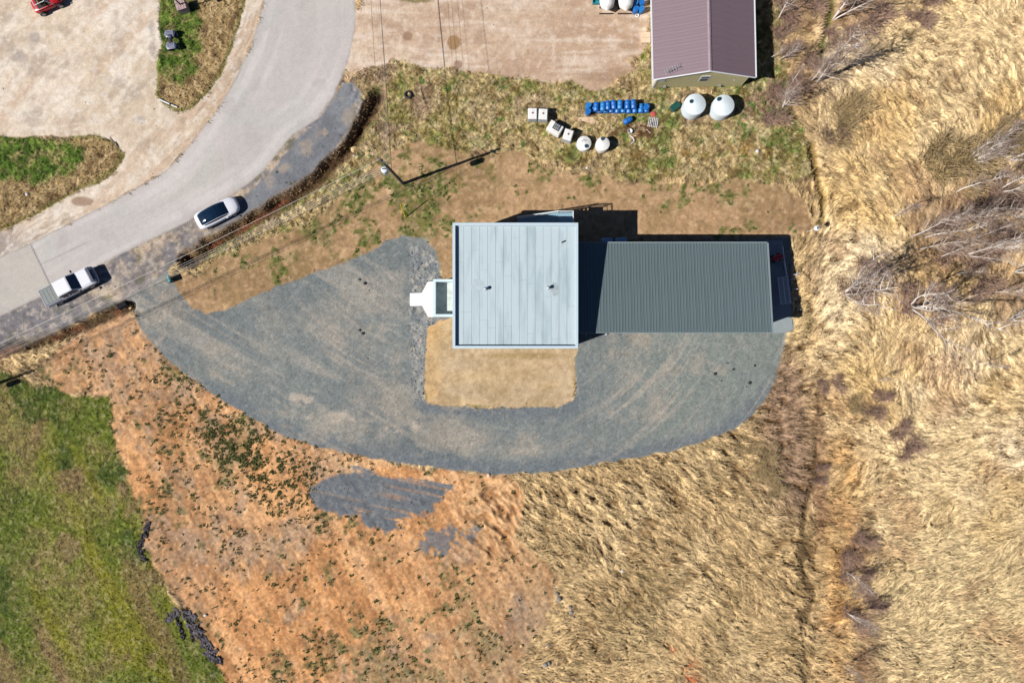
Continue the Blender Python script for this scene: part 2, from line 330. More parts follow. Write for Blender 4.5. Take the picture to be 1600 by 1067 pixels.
c = tone(c, .25*g3+.12*nrm(wn).clip(-2, 2))
layer(gr*.9, c, 6, .9)
# --- dark gravel laid on the orange soil
dgt = fb(26, 150, 4, (PX*.98+PY*.2)*.22, (-PX*.2+PY*.98)*1.5)
c = tone(S(112,118,122)*one, .16*g3+.12*dgt+.06*n1)
treads = ss(.12, .3, fb(10, 151, 3, (PX*.2-PY*.98)*1.6, (PX*.98+PY*.2)*.08))
c = fleck(c, (92,98,104), (150,146,138), 5, 333, .35, .22)
layer(ss(-2, 5, D['patch']+15*fb(26, 152, 4, (PX*.98+PY*.2)*.3, (-PX*.2+PY*.98)*1.4)+2+6*n1-14*treads*ss(26, 8, D['patch']))*(1-.3*treads), c, 7, .5)
layer(ss(0, 6, D['patch2']+20*n1-2)*.85, c, 7, .5)
# --- verge and seal
v1 = fb(22, 160, 4)
c = mixc(S(146,138,132)*one, S(176,160,140), ss(.0, .4, v1))
c = mixc(c, S(196,176,150), ss(.0, .4, fb(40, 161, 4, PX*.9-PY*.45, (PX*.45+PY*.9)*1.0)))
c = mixc(c, S(126,124,128), ss(.0, .35, fb(30, 162, 4))*.8)
c = mixc(c, S(112,112,70), ss(.22, .5, fb(16, 163, 3))*.6)
c = mixc(c, S(130,128,130), ss(220, 60, PX)*ss(455, 480, PY)*.6)
c = fleck(c, (96,92,92), (206,192,172), 6, 337, .5, .2)
c = tone(c, .20*g3+.14*n1)
layer(ss(-2, 3, D['shoulder']), c, 8, .7)
c = mixc(S(134,138,142)*one, S(118,122,127), ss(-.3, .3, v1))
c = mixc(c, S(170,156,138), ss(.2, .5, fb(26, 164, 3)+.0)*.7)
c = tone(c, .18*g3+.08*n1)
layer(ss(-2, 2, D['seal'])*.95, c, 8, .6)
# --- yards across the road and to the north
y1 = fb(130, 170, 4); y2 = fb(30, 171, 5)
ywv = fb(46, 172, 5, (PX*.75+PY*.65)*1.4, (-PX*.65+PY*.75)*.25)
c = mixc(S(228,212,190)*one, S(214,196,170), ss(-.3, .4, y1))
c = mixc(c, S(236,226,210), ss(.0, .5, y2)*.6)
c = mixc(c, S(202,172,142), ss(.05, .4, ywv+.22*ss(40, 5, D['topyard']))*.55)
c = mixc(c, S(176,160,142), ss(.15, .45, fb(40, 173, 4)+.25*ss(150, 30, np.hypot(PX-40, PY-140)))*.6)
for (qx, qy, rx, ry) in ((55,58,13,13), (30,90,14,11), (220,188,11,10), (238,60,7,45)):
    c = mixc(c, S(166,158,152), ss(.45, .7, np.exp(-(((PX-qx)/rx)**2+((PY-qy)/ry)**2))+.45*fb(12, 179, 4))*.6)
rut = np.abs(D['topyard']-13+2*fb(40, 174, 2))
c = mixc(c, S(158,138,118), np.maximum(ss(2.6, .6, rut), ss(2.4, .5, np.abs(rut-8)))*.5*ss(-.2,.3,fb(70,175,3))*ss(10, 60, PX))
c = mixc(c, S(150,140,134), ss(70, 10, PX)*ss(330, 385, PY)*.8)
ys = fb(14, 176, 4, (PX*.75+PY*.65)*1.2, (-PX*.65+PY*.75)*.2)
c = mixc(c, S(240,228,208), ss(.05, .5, ys)*.5)
c = mixc(c, S(186,166,142), ss(.1, .5, -ys)*.35)
c = fleck(c, (190,172,148), (244,236,222), 9, 334, .35, .22)
c = tone(c, .08*n4+.10*n1+.04*wn1.clip(-2, 2))
layer(ss(-2, 2, D['topyard']), c, 9, .35)
def island(edge, k, sx, sy, gcx, gcy, grx, gry):
    c = mixc(S(172,146,100)*one, S(196,170,124), ss(-.1, .3, fb(7, 180+k, 3)))
    c = mixc(c, S(112,86,56), ss(.08, .35, fb(13, 183+k, 4))*.8)
    c = mixc(c, S(118,120,56), ss(8, 2, edge)*.7)
    gg = ss(.35, .75, np.exp(-(((PX-gcx)/grx)**2+((PY-gcy)/gry)**2)**2)+.45*fb(18, 186+k, 4))
    gcol = tone(mixc(mixc(S(104,126,50)*one, S(78,104,34), ss(-.2, .2, fb(14, 187+k, 3))), S(160,144,96), ss(.1, .5, fb(9, 189+k, 3)+.2*fb(30, 191, 2))*.7), .35*n4+.2*wn1.clip(-2, 2))
    c = mixc(c, gcol, gg)
    return tone(c, .22*n4+.16*n1)
layer(ss(-1.5, 1.5, D['lawnW']), island(D['lawnW'], 1, 0, 0, 40, 248, 100, 42), 10, 1)
layer(ss(-1.5, 1.5, D['islandA']), island(D['islandA'], 2, 0, 0, 280, 55, 42, 92), 10, 1)
c = mixc(S(220,198,172)*one, S(204,178,150), ss(-.3, .4, y1))
wv2 = fb(40, 190, 5, PX*.2+PY*.03, -PX*.05+PY*1.1)
c = mixc(c, S(228,210,190), ss(.0, .45, wv2)*.6)
c = mixc(c, S(182,150,122), ss(.05, .4, -wv2)*.45)
c = mixc(c, S(182,152,128), ss(.1, .45, y2)*.5)
c = mixc(c, S(166,138,112), ss(.35, .6, np.exp(-(((PX-945)/50)**2+((PY-118)/11)**2))+.3*n1+.6*np.exp(-(((PX-985)/30)**2+((PY-75)/30)**2)))*.7)
c = mixc(c, S(130,118,70), ss(.4, .7, np.exp(-(((PX-650)/48)**2+((PY+4)/12)**2))+.2*n1)*.9)
ys = fb(12, 177, 4, PX*.12, PY*1.3)
c = mixc(c, S(236,220,200), ss(.05, .5, ys)*.5)
c = mixc(c, S(178,148,122), ss(.1, .5, -ys)*.35)
c = fleck(c, (184,154,128), (238,222,204), 8, 335, .35, .22)
c = tone(c, .08*n4+.10*n1+.04*wn1.clip(-2, 2))
layer(ss(-2.5, 2.5, D['nlot']+5*n1), c, 11, .4)
for (qx, qy, rx, ry) in ((709,67,13,14), (637,57,9,9), (716,101,9,8), (128,315,22,9)):
    w = ss(.42, .62, np.exp(-(((PX-qx)/rx)**2+((PY-qy)/ry)**2))+.1*n1)
    layer(w*.75, (S(150,112,66) if qx == 709 else S(150,118,94))*one, None)
# --- asphalt
a1 = fb(200, 200, 4)
ad = fb(40, 201, 5, (PX*.88-PY*.47)*.12, (PX*.47+PY*.88)*1.0)
ar = sd(road); arr = fb(16, 206, 4, ar*1.2, (PX-PY)*.05)
c = mixc(S(206,199,192)*one, S(196,190,184), ss(-.4, .4, a1))
c = mixc(c, S(214,208,202), ss(.0, .5, arr)*.7)
c = mixc(c, S(188,184,176), ss(.1, .5, -arr)*.5)
c = mixc(c, S(186,190,180), ss(.1, .5, fb(50, 202, 4))*.3)
old = ss(0, 2, -((PX-47)*.90-(PY-380)*.436+1.2*fb(20, 203, 2)))
c = mixc(c, S(194,188,176), old*.8)
jl = np.abs((PX-47)*.90-(PY-380)*.436)
c = mixc(c, S(110,106,104), ss(1.6, .4, jl)*.85)
cr = np.abs((PX-67)*.43+(PY-412)*.90)
c = mixc(c, S(150,142,136), ss(1.4, .3, cr)*.6*ss(60, 70, PX)*ss(150, 125, PX))
c = mixc(c, S(160,150,140), ss(4, 0, D['road']+1.2*n1)*.5)
c = mixc(c, S(176,170,166), ss(.15, .5, fb(34, 207, 5))*.35)
c = tone(c, .05*n4+.025*nrm(wn).clip(-2, 2)+.04*n1)
layer(ss(-.8, .8, D['road']), c, 12, .12)
# --- ditch mud
m = ss(15, 4, dT)*(1-ss(-1, 1, D['road']))
sideT = smp(seg_d(shoulder, True), PX, PY)
layer(ss(19, 9, dT)*(1-ss(-1, 1, D['road'])), tone(mixc(S(142,116,84)*one, S(112,116,58), ss(-.1, .25, fb(20, 212, 3))*ss(6, -2, sideT)), .3*n1+.2*n4), 1, .9)
layer(ss(9, 2, dT)*(1-ss(-1, 1, D['road'])), tone(mixc(S(92,70,46)*one, S(160,88,60), ss(-1, 5, sideT)*ss(-.3, .4, fb(24, 210, 3))*.7), .3*n1+.2*n4), 1, .9)
layer(ss(10, 3, dL), tone(mixc(S(96,76,52)*one, S(128,84,58), ss(.0, .3, fb(24, 211, 3))), .3*n1+.2*n4), 1, .9)
layer(ss(8, 3, dE)*.85, tone(mixc(S(128,104,52)*one, S(96,104,30), ss(140, 90, PY)), .4*n1), None, 1)
layer(ss(14, 4, np.abs(PX-1284-5*fb(60, 230, 2)))*ss(560, 640, PY)*ss(880, 820, PY)*.55, tone(S(142,100,76)*one, .4*n1), None, 1)
layer(ss(9, 2, dE2)*.75, tone(S(96,74,48)*one, .5*n1), None, 1)
# --- heights
flatz = np.clip(np.maximum.reduce([ss(-6, 4, D['drive']), ss(-6, 3, D['road']), ss(-6, 4, D['soil'])*.9, ss(-8, 4, D['box']), ss(-6, 4, D['topyard']), ss(-6, 6, D['nlot'])]), 0, 1)
grass = np.clip(1-np.maximum.reduce([flatz, ss(-4, 4, D['orange']), ss(-4, 4, D['lawnsw']), ss(-6, 6, D['north']), ss(-4, 4, D['shoulder']), ss(-4, 4, D['lawnW']), ss(-4, 4, D['islandA'])]), 0, 1)
Z = grass*(strong*(.065*L2+.045*L1+.035*L3)-.20*crack+.02*L0+.18*fb(90, 220, 3))
mixg = np.clip(np.maximum.reduce([ss(-4, 4, D['north']), ss(-4, 4, D['lawnW']), ss(-4, 4, D['islandA'])]), 0, 1)*(1-ss(-4, 4, D['nlot']))*(1-ss(-3, 3, D['soil']))*(1-ss(-3, 2, D['drive']))*(1-ss(-3, 1, D['road']))
Z = Z+mixg*(.05*nrm(n4)*.6+.06*n1+.02*wn1)
Z = Z+ss(-3, 3, D['lawnsw'])*(.03*wn1*.6+.06*n1)
Z = Z+ss(-4, 4, D['orange'])*rip*(.07*L2+.04*L1)
og = ss(-4, 4, D['orange'])*(1-ss(-3, 2, D['drive']))
Z = Z+og*(.07*dg+.05*n1+.012*wn1)
Z = Z+ss(-3, 4, D['soil'])*(.03*s2+.04*gw*(.5+n1))*(1-ss(-2, 2, D['drive']))
Z = Z+gr*(.10*fb(9, 141, 3)+.02*wn1)
Z = Z-.45*ss(0, 34, -D['dr0'])*ss(560, 640, PY)*(1-ss(-4, 4, D['box']))*ss(200, 300, PX)          # pad stands above the land south of it
Z = Z-1.15*ss(15, 2, dT)*(1-ss(-6, 0, D['road']))-1.0*ss(14, 2, dL)-.5*ss(10, 1, dE)-.42*ss(8, 0, dE2)*(.6+.8*fb(30, 231, 2))
Z = Z+.05*nrm(g3)*.12*ss(-2, 2, D['drive'])
edge = np.minimum.reduce([GX-X0, X1-GX, GY-Y0, Y1-GY])
Z = Z*ss(0, 3, edge)
def gz(x, y):
    i = int(np.clip(round((x-X0)/ST), 0, nx-1)); j = int(np.clip(round((y-Y0)/ST), 0, ny-1)); return float(Z[j, i])
#GROUND_END
# ---------- helpers ----------
col_ = scene.collection
MATS = {}
def lin(c): return c/12.92 if c <= .04045 else ((c+.055)/1.055)**2.4
def mat(name, rgb, rough=.6, metal=0.0, var=.12, scale=2.5, bump=0.0, bscale=12, spec=.5, coat=0.0, dirt=None, stretch=None):
    """rgb = display colour 0..255 in sun, turned into a base colour by S()"""
    if name in MATS: return MATS[name]
    m = bpy.data.materials.new(name); m.use_nodes = True; nt = m.node_tree; N = nt.nodes; L = nt.links
    b = N['Principled BSDF']; a = S(*rgb)
    b.inputs['Roughness'].default_value = rough; b.inputs['Metallic'].default_value = metal
    b.inputs['Specular IOR Level'].default_value = spec; b.inputs['Coat Weight'].default_value = coat
    tc = N.new('ShaderNodeTexCoord'); no = N.new('ShaderNodeTexNoise'); no.inputs['Scale'].default_value = scale; no.inputs['Detail'].default_value = 6
    src = tc.outputs['Object']
    if stretch:
        mp = N.new('ShaderNodeMapping'); mp.inputs['Scale'].default_value = stretch; L.new(src, mp.inputs[0]); src = mp.outputs[0]
    L.new(src, no.inputs['Vector'])
    cr = N.new('ShaderNodeValToRGB'); L.new(no.outputs[0], cr.inputs[0])
    lo = [max(0, v*(1-var)) for v in a]; hi = [min(.95, v*(1+var)) for v in a]
    if dirt is not None: lo = list(S(*dirt))
    cr.color_ramp.elements[0].position = .3; cr.color_ramp.elements[1].position = .7 if dirt is None else .52
    cr.color_ramp.elements[0].color = (*lo, 1); cr.color_ramp.elements[1].color = (*hi, 1)
    L.new(cr.outputs[0], b.inputs['Base Color'])
    if bump:
        n2 = N.new('ShaderNodeTexNoise'); n2.inputs['Scale'].default_value = bscale; n2.inputs['Detail'].default_value = 4; L.new(src, n2.inputs['Vector'])
        bp = N.new('ShaderNodeBump'); bp.inputs['Strength'].default_value = bump; bp.inputs['Distance'].default_value = .03
        L.new(n2.outputs[0], bp.inputs['Height']); L.new(bp.outputs[0], b.inputs['Normal'])
    MATS[name] = m; return m
def attr_mat(name, bump=.5, rough=.9, amt=.22, bscale=9.0):
    """colour held per point on the sheet, broken up by fine procedural grain"""
    m = bpy.data.materials.new(name); m.use_nodes = True; nt = m.node_tree; N = nt.nodes; L = nt.links
    b = N['Principled BSDF']; b.inputs['Roughness'].default_value = rough; b.inputs['Specular IOR Level'].default_value = .15
    at = N.new('ShaderNodeAttribute'); at.attribute_name = 'Col'
    geo = N.new('ShaderNodeNewGeometry')
    n1 = N.new('ShaderNodeTexNoise'); n1.inputs['Scale'].default_value = bscale; n1.inputs['Detail'].default_value = 5; n1.inputs['Roughness'].default_value = .7
    L.new(geo.outputs['Position'], n1.inputs['Vector'])
    mr = N.new('ShaderNodeMapRange'); mr.inputs['From Min'].default_value = .3; mr.inputs['From Max'].default_value = .7
    mr.inputs['To Min'].default_value = 1-amt; mr.inputs['To Max'].default_value = 1+amt
    L.new(n1.outputs[0], mr.inputs['Value'])
    n2 = N.new('ShaderNodeTexNoise'); n2.inputs['Scale'].default_value = bscale*.55; n2.inputs['Detail'].default_value = 7; n2.inputs['Roughness'].default_value = .8; L.new(geo.outputs['Position'], n2.inputs['Vector'])
    m2 = N.new('ShaderNodeMapRange'); m2.inputs['From Min'].default_value = .44; m2.inputs['From Max'].default_value = .56; m2.inputs['To Min'].default_value = 1-amt*.55; m2.inputs['To Max'].default_value = 1+amt*.45; L.new(n2.outputs[0], m2.inputs['Value'])
    mm = N.new('ShaderNodeMath'); mm.operation = 'MULTIPLY'; L.new(mr.outputs[0], mm.inputs[0]); L.new(m2.outputs[0], mm.inputs[1]); mr = mm
    mx = N.new('ShaderNodeVectorMath'); mx.operation = 'SCALE'
    L.new(at.outputs['Color'], mx.inputs[0]); L.new(mr.outputs[0], mx.inputs['Scale']); L.new(mx.outputs[0], b.inputs['Base Color'])
    if bump:
        bp = N.new('ShaderNodeBump'); bp.inputs['Strength'].default_value = bump; bp.inputs['Distance'].default_value = .05
        L.new(n1.outputs[0], bp.inputs['Height']); L.new(bp.outputs[0], b.inputs['Normal'])
    return m
class MB:
    def __init__(s): s.v = []; s.f = []
    def add(s, vs, fs, M=None):
        o = len(s.v); s.v += [tuple(M @ Vector(v)) if M else tuple(v) for v in vs]; s.f += [tuple(i+o for i in f) for f in fs]; return s
    def box(s, c, d, rz=0, M=None):
        x, y, z = d[0]/2, d[1]/2, d[2]/2
        vs = [(-x,-y,-z),(x,-y,-z),(x,y,-z),(-x,y,-z),(-x,-y,z),(x,-y,z),(x,y,z),(-x,y,z)]
        T = Matrix.Translation(c) @ Matrix.Rotation(rz, 4, 'Z')
        if M: T = M @ T
        return s.add(vs, [(0,3,2,1),(4,5,6,7),(0,1,5,4),(1,2,6,5),(2,3,7,6),(3,0,4,7)], T)
    def loft(s, rings, caps=True, closed=True, M=None):
        n = len(rings[0]); vs = [p for r in rings for p in r]; fs = []
        for k in range(len(rings)-1):
            for i in range(n if closed else n-1):
                j = (i+1) % n; fs.append((k*n+i, k*n+j, (k+1)*n+j, (k+1)*n+i))
        if caps: fs.append(tuple(range(n-1, -1, -1))); fs.append(tuple((len(rings)-1)*n+i for i in range(n)))
        return s.add(vs, fs, M)
    def lathe(s, prof, n=24, M=None):        # prof: (r, z) bottom to top
        rings = [[(r*math.cos(2*math.pi*i/n), r*math.sin(2*math.pi*i/n), z) for i in range(n)] for r, z in prof]
        return s.loft(rings, True, True, M)
    def tube(s, pts, rad, n=6, caps=True):
        pts = [Vector(p) for p in pts]; rings = []
        up = Vector((0, 0, 1))
        for k, p in enumerate(pts):
            d = (pts[min(k+1, len(pts)-1)]-pts[max(k-1, 0)])
            if d.length < 1e-6: d = Vector((0, 0, 1))
            d.normalize()
            a = d.cross(up)
            if a.length < .05: a = d.cross(Vector((1, 0, 0)))
            a.normalize(); b = d.cross(a)
            r = rad[k] if isinstance(rad, (list, tuple)) else rad
            rings.append([tuple(p+a*(r*math.cos(2*math.pi*i/n))+b*(r*math.sin(2*math.pi*i/n))) for i in range(n)])
        return s.loft(rings, caps)
    def mesh(s, name):
        me = bpy.data.meshes.new(name); me.from_pydata(s.v, [], s.f); me.update(); return me
    def build(s, name, m, parent=None, smooth=False, bevel=0):
        o = bpy.data.objects.new(name, s.mesh(name)); col_.objects.link(o)
        if m: o.data.materials.append(m)
        import bmesh as bmm
        bm = bmm.new(); bm.from_mesh(o.data); bmm.ops.recalc_face_normals(bm, faces=bm.faces)
        if bevel: bmm.ops.bevel(bm, geom=bm.edges[:], offset=bevel, segments=1, affect='EDGES', clamp_overlap=True)
        bm.to_mesh(o.data); bm.free()
        if smooth:
            o.data.polygons.foreach_set('use_smooth', [True]*len(o.data.polygons))
            try: o.data.set_sharp_from_angle(angle=R(40))
            except Exception: pass
        if parent: o.parent = parent
        return o
def tag(o, label=None, cat=None, group=None, kind=None):
    if label: o['label'] = label
    if cat: o['category'] = cat
    if group: o['group'] = group
    if kind: o['kind'] = kind
    return o
def thing(name, label, cat, loc=(0, 0, 0), rz=0, group=None):
    o = bpy.data.objects.new(name, None); col_.objects.link(o); o.empty_display_size = .2
    o.location = loc; o.rotation_euler = (0, 0, rz); return tag(o, label, cat, group)
def part(name, me, parent, m=None, loc=(0, 0, 0), rot=(0, 0, 0)):        # a piece that shares its mesh
    o = bpy.data.objects.new(name, me); col_.objects.link(o); o.parent = parent; o.location = loc; o.rotation_euler = rot
    if m and not me.materials: me.materials.append(m)
    return o
def kids(o): return KIDS.get(o.name, [])
def copy_tree(o, loc, rz, label, scale=None):
    c = o.copy(); col_.objects.link(c); c.location = loc; c.rotation_euler = (c.rotation_euler[0], c.rotation_euler[1], rz); c['label'] = label
    if scale: c.scale = scale
    for ch in [q for q in all_objs() if q.parent == o]:
        d = ch.copy(); col_.objects.link(d); d.parent = c
        for g in [q for q in all_objs() if q.parent == ch]:
            e = g.copy(); col_.objects.link(e); e.parent = d
    return c
def all_objs(): return list(bpy.data.objects)
def se_ring(x, w, zc, h, p=2.6, n=20, yc=0):
    r = []
    for i in range(n):
        t = 2*math.pi*i/n; c, s_ = math.cos(t), math.sin(t)
        r.append((x, yc+w*math.copysign(abs(c)**(2/p), c), zc+h*math.copysign(abs(s_)**(2/p), s_)))
    return r
def G3(px, py, h=0): x, y = W(px, py, h); return Vector((x, y, h))
ORD = ['first', 'second', 'third', 'fourth', 'fifth', 'sixth', 'seventh', 'eighth', 'ninth', 'tenth', 'eleventh', 'twelfth']

# ---------- build the ground sheets ----------
NAMES = {0: 'dry_grass_field', 1: 'rough_grass_verge', 2: 'bare_soil', 3: 'orange_soil', 4: 'green_field', 5: 'straw_covered_soil', 6: 'gravel_driveway',
         7: 'loose_gravel_patch', 8: 'gravel_shoulder', 9: 'dirt_yard', 10: 'roadside_lawn', 11: 'dirt_lot', 12: 'asphalt_road'}
gm = {0: attr_mat('dry grass ground', .5, .95, .20, 7), 1: attr_mat('rough grass ground', .7, .95, .28, 8), 4: attr_mat('green grass ground', .8, .95, .30, 9),
      6: attr_mat('gravel ground', .6, .9, .20, 11), 12: attr_mat('asphalt', .2, .85, .06, 10), 9: attr_mat('packed dirt', .4, .95, .13, 7), 3: attr_mat('loose soil', .8, .95, .22, 6)}
gmi = {0:0,1:1,2:9,3:3,4:4,5:9,6:6,7:6,8:6,9:9,10:4,11:9,12:12}
gyz, gxz = np.gradient(Z, ST)
NRM = np.stack([-gxz, -gyz, np.ones_like(Z)], -1); NRM /= np.linalg.norm(NRM, axis=-1, keepdims=True)
flab = lab[:-1, :-1]
col = np.clip(col, .004, .9)
idx = np.arange(ny*nx).reshape(ny, nx)
Q = np.stack([idx[:-1, :-1], idx[:-1, 1:], idx[1:, 1:], idx[1:, :-1]], -1).reshape(-1, 4)
co = np.stack([GX, GY, Z], -1).reshape(-1, 3); cf = np.concatenate([col, np.ones((ny, nx, 1))], -1).reshape(-1, 4); nf = NRM.reshape(-1, 3)
fl = flab.reshape(-1)
for k, nm in NAMES.items():
    q = Q[fl == k]
    if not len(q): continue
    used, inv = np.unique(q.ravel(), return_inverse=True)
    me = bpy.data.meshes.new(nm)
    me.vertices.add(len(used)); me.vertices.foreach_set('co', co[used].astype(np.float32).ravel())
    me.loops.add(len(inv)); me.loops.foreach_set('vertex_index', inv.astype(np.int32).ravel())
    me.polygons.add(len(q)); me.polygons.foreach_set('loop_start', np.arange(0, len(q)*4, 4, dtype=np.int32))
    me.polygons.foreach_set('use_smooth', np.ones(len(q), bool))
    me.update(calc_edges=True)
    ca_ = me.color_attributes.new('Col', 'FLOAT_COLOR', 'POINT'); ca_.data.foreach_set('color', cf[used].astype(np.float32).ravel())
    me.normals_split_custom_set_from_vertices(nf[used].tolist())
    me.materials.append(gm[gmi[k]])
    tag(bpy.data.objects.new(nm, me), kind='structure')
    col_.objects.link(bpy.data.objects[nm])
# land beyond the surveyed square, out to the horizon
far = MB(); B = 1400
for (a, b_, c_, d_) in ((-B, X0, -B, B), (X1, B, -B, B), (X0, X1, -B, Y0), (X0, X1, Y1, B)): far.add([(a, c_, 0), (b_, c_, 0), (b_, d_, 0), (a, d_, 0)], [(0, 1, 2, 3)])
tag(far.build('ground', mat('far field', (205, 178, 120), .95, 0, .3, .06, .4, 1.5)), kind='structure')

# ---------- dry grass blades, weeds and stones ----------
rg = np.random.RandomState(11)
def soup(name, V, F4, C, m, label, cat):
    me = bpy.data.meshes.new(name); nv = len(V)
    me.vertices.add(nv); me.vertices.foreach_set('co', V.astype(np.float32).ravel())
    me.loops.add(F4.size); me.loops.foreach_set('vertex_index', F4.astype(np.int32).ravel())
    w = F4.shape[1]; me.polygons.add(len(F4)); me.polygons.foreach_set('loop_start', np.arange(0, F4.size, w, dtype=np.int32)); me.update(calc_edges=True)
    ca_ = me.color_attributes.new('Col', 'FLOAT_COLOR', 'POINT'); ca_.data.foreach_set('color', np.concatenate([np.clip(C, .003, .9), np.ones((nv, 1))], 1).astype(np.float32).ravel())
    me.materials.append(m); o = bpy.data.objects.new(name, me); col_.objects.link(o); return tag(o, label, cat, kind='stuff')
def blades(name, n, labs, L0_, L1_, w0, w1, lift, jit, tonev, label, cat, dens=None, tint=None, mul=1.0):
    jj, ii = np.where(np.isin(lab, labs)); 
    if dens is not None:
        p = dens[jj, ii]; keep = rg.rand(len(jj)) < p; jj, ii = jj[keep], ii[keep]
    s_ = rg.randint(0, len(jj), n); jj, ii = jj[s_], ii[s_]
    x = gx[ii]+(rg.rand(n)-.5)*ST; y = gy[jj]+(rg.rand(n)-.5)*ST; z = Z[jj, ii]
    a = np.arctan2(vy[jj, ii], vx[jj, ii])+rg.randn(n)*jit; dx, dy = np.cos(a), np.sin(a)
    L = L0_+(L1_-L0_)*rg.rand(n); w = w0+(w1-w0)*rg.rand(n); h = lift*(.4+rg.rand(n))
    V = np.zeros((n, 5, 3)); 
    V[:, 0] = np.stack([x-dy*w/2, y+dx*w/2, z-.02], 1); V[:, 1] = np.stack([x+dy*w/2, y-dx*w/2, z-.02], 1)
    mx_, my_ = x+dx*L*.5, y+dy*L*.5
    V[:, 2] = np.stack([mx_+dy*w/2, my_-dx*w/2, z+h], 1); V[:, 3] = np.stack([mx_-dy*w/2, my_+dx*w/2, z+h], 1)
    V[:, 4] = np.stack([x+dx*L, y+dy*L, z+h*.7], 1)
    C = mul*col[jj, ii]*(1+tonev*rg.randn(n))[:, None].clip(.4, 1.8)
    if tint is not None: C = C*(1-.35)+np.array(tint)*.35
    C = np.repeat(C[:, None], 5, 1).reshape(-1, 3)
    b = np.arange(n)*5
    F = np.concatenate([np.stack([b, b+1, b+2], 1), np.stack([b, b+2, b+3], 1), np.stack([b+3, b+2, b+4], 1)])
    return soup(name, V.reshape(-1, 3), F, C, BM, label, cat)
BM = attr_mat('grass blades', 0, .8, .1, 6)
blades('dry_grass', 130000, [0], .22, .62, .03, .06, .13, .5, .24, 'matted golden dry grass lying in wind-combed tufts over the field right of the gravel', 'dry grass', np.clip(strong, .2, 1)*(1-.9*crack)*(1-.6*pit), mul=.90)
blades('verge_grass', 45000, [1, 10], .12, .4, .03, .07, .12, 3, .25, 'rough tan and green tussocks on the verge north of the flat roofed building and across the road', 'rough grass')
blades('lawn_grass', 40000, [4], .1, .3, .04, .08, .08, 3, .28, 'mown olive green grass of the field in the lower left corner', 'grass')
def weeds(name, n, dens, c0, c1, rad, label, cat):
    jj, ii = np.where(rg.rand(ny, nx) < dens)
    s_ = rg.permutation(len(jj))[:n]; jj, ii = jj[s_], ii[s_]; n = len(jj)
    x = gx[ii]+(rg.rand(n)-.5)*ST; y = gy[jj]+(rg.rand(n)-.5)*ST; z = Z[jj, ii]; K = 7
    a = rg.rand(n, K)*6.283; r = rad*(.5+rg.rand(n, 1))*(.6+.6*rg.rand(n, K)); h = r*(.3+.6*rg.rand(n, K)); ox_ = rad*.4*rg.randn(n, K); oy_ = rad*.4*rg.randn(n, K)
    V = np.zeros((n, K, 4, 3)); ca2, sa2 = np.cos(a), np.sin(a)
    def P(q, u, v, zz): V[:, :, q, 0] = x[:, None]+ox_+u*ca2-v*sa2; V[:, :, q, 1] = y[:, None]+oy_+u*sa2+v*ca2; V[:, :, q, 2] = z[:, None]+zz
    P(0, 0*r, 0*r, 0*r); P(1, r*.6, -r*.34, h); P(2, r*1.1, 0*r, h*.8); P(3, r*.6, r*.34, h)
    t = rg.rand(n, K, 1, 1); C = (np.array(c0)*(1-t)+np.array(c1)*t)*np.ones((n, K, 4, 3))*(.7+.6*rg.rand(n, 1, 1, 1))
    F = np.arange(n*K*4).reshape(-1, 4)
    return soup(name, V.reshape(-1, 3), F, C.reshape(-1, 3), BM, label, cat)
inD = lambda k, e=0: (D[k] > e)
wd = ss(.0, .35, n1*.8+veg*.6-.12)*(lab == 3)*.05+(lab == 3)*.0012+ss(.05, .3, fb(40, 300, 3)+.5*dg-.02)*(lab == 3)*ss(700, 560, PX)*.03
wd = wd+np.exp(-(((PX-384-(PY-700)*.8)/62)**2+((PY-712)/82)**2))*(lab == 3)*.40*ss(-.35, .25, n1+.4*o2)
weeds('weeds', 22000, wd, S(56, 76, 30), S(84, 84, 42), .135, 'dark green weed clumps dotted over the orange soil', 'weeds')
wd2 = gw*ss(-.1, .3, n1)*(lab == 2)*.10+(lab == 2)*.0006+(lab == 8)*ss(.1, .4, v1)*.01+(lab == 1)*ss(.1, .4, n1)*.02+ss(6, 0, np.abs(D['dr0']+2))*(lab == 3)*.04*ss(560, 400, PX)
weeds('weeds', 7000, wd2, S(84, 104, 34), S(66, 80, 28), .11, 'low green weeds sprouting in the bare tan soil north of the gravel', 'weeds')
def stones(name, n, dens, cA, cB, r0, r1, label):
    jj, ii = np.where(rg.rand(ny, nx) < dens); s_ = rg.permutation(len(jj))[:n]; jj, ii = jj[s_], ii[s_]; n = len(jj)
    x = gx[ii]+(rg.rand(n)-.5)*ST; y = gy[jj]+(rg.rand(n)-.5)*ST; z = Z[jj, ii]
    base = np.array([(1,0,0),(0,1,0),(-1,0,0),(0,-1,0),(0,0,.8),(0,0,-.5)], float); r = r0+(r1-r0)*rg.rand(n)**2.5
    V = base[None]*r[:, None, None]*(.7+.6*rg.rand(n, 6, 3)); a = rg.rand(n)*6.28
    X_ = V[..., 0]*np.cos(a)[:, None]-V[..., 1]*np.sin(a)[:, None]; Y_ = V[..., 0]*np.sin(a)[:, None]+V[..., 1]*np.cos(a)[:, None]
    V[..., 0] = X_+x[:, None]; V[..., 1] = Y_+y[:, None]; V[..., 2] += z[:, None]
    F0 = np.array([(0,1,4),(1,2,4),(2,3,4),(3,0,4),(1,0,5),(2,1,5),(3,2,5),(0,3,5)]); F = (F0[None]+np.arange(n)[:, None, None]*6).reshape(-1, 3)
    t = rg.rand(n, 1, 1); C = (np.array(cA)*(1-t)+np.array(cB)*t)*np.ones((n, 6, 3))
    return soup(name, V.reshape(-1, 3), F, C.reshape(-1, 3), BM, label, 'stones')
stones('loose_stones', 6000, inD('gaps')*.25+inD('patch')*.02, S(176, 176, 170), S(96, 100, 104), .03, .13, 'grey broken stones heaped in the rough strip before the entrance walkway')
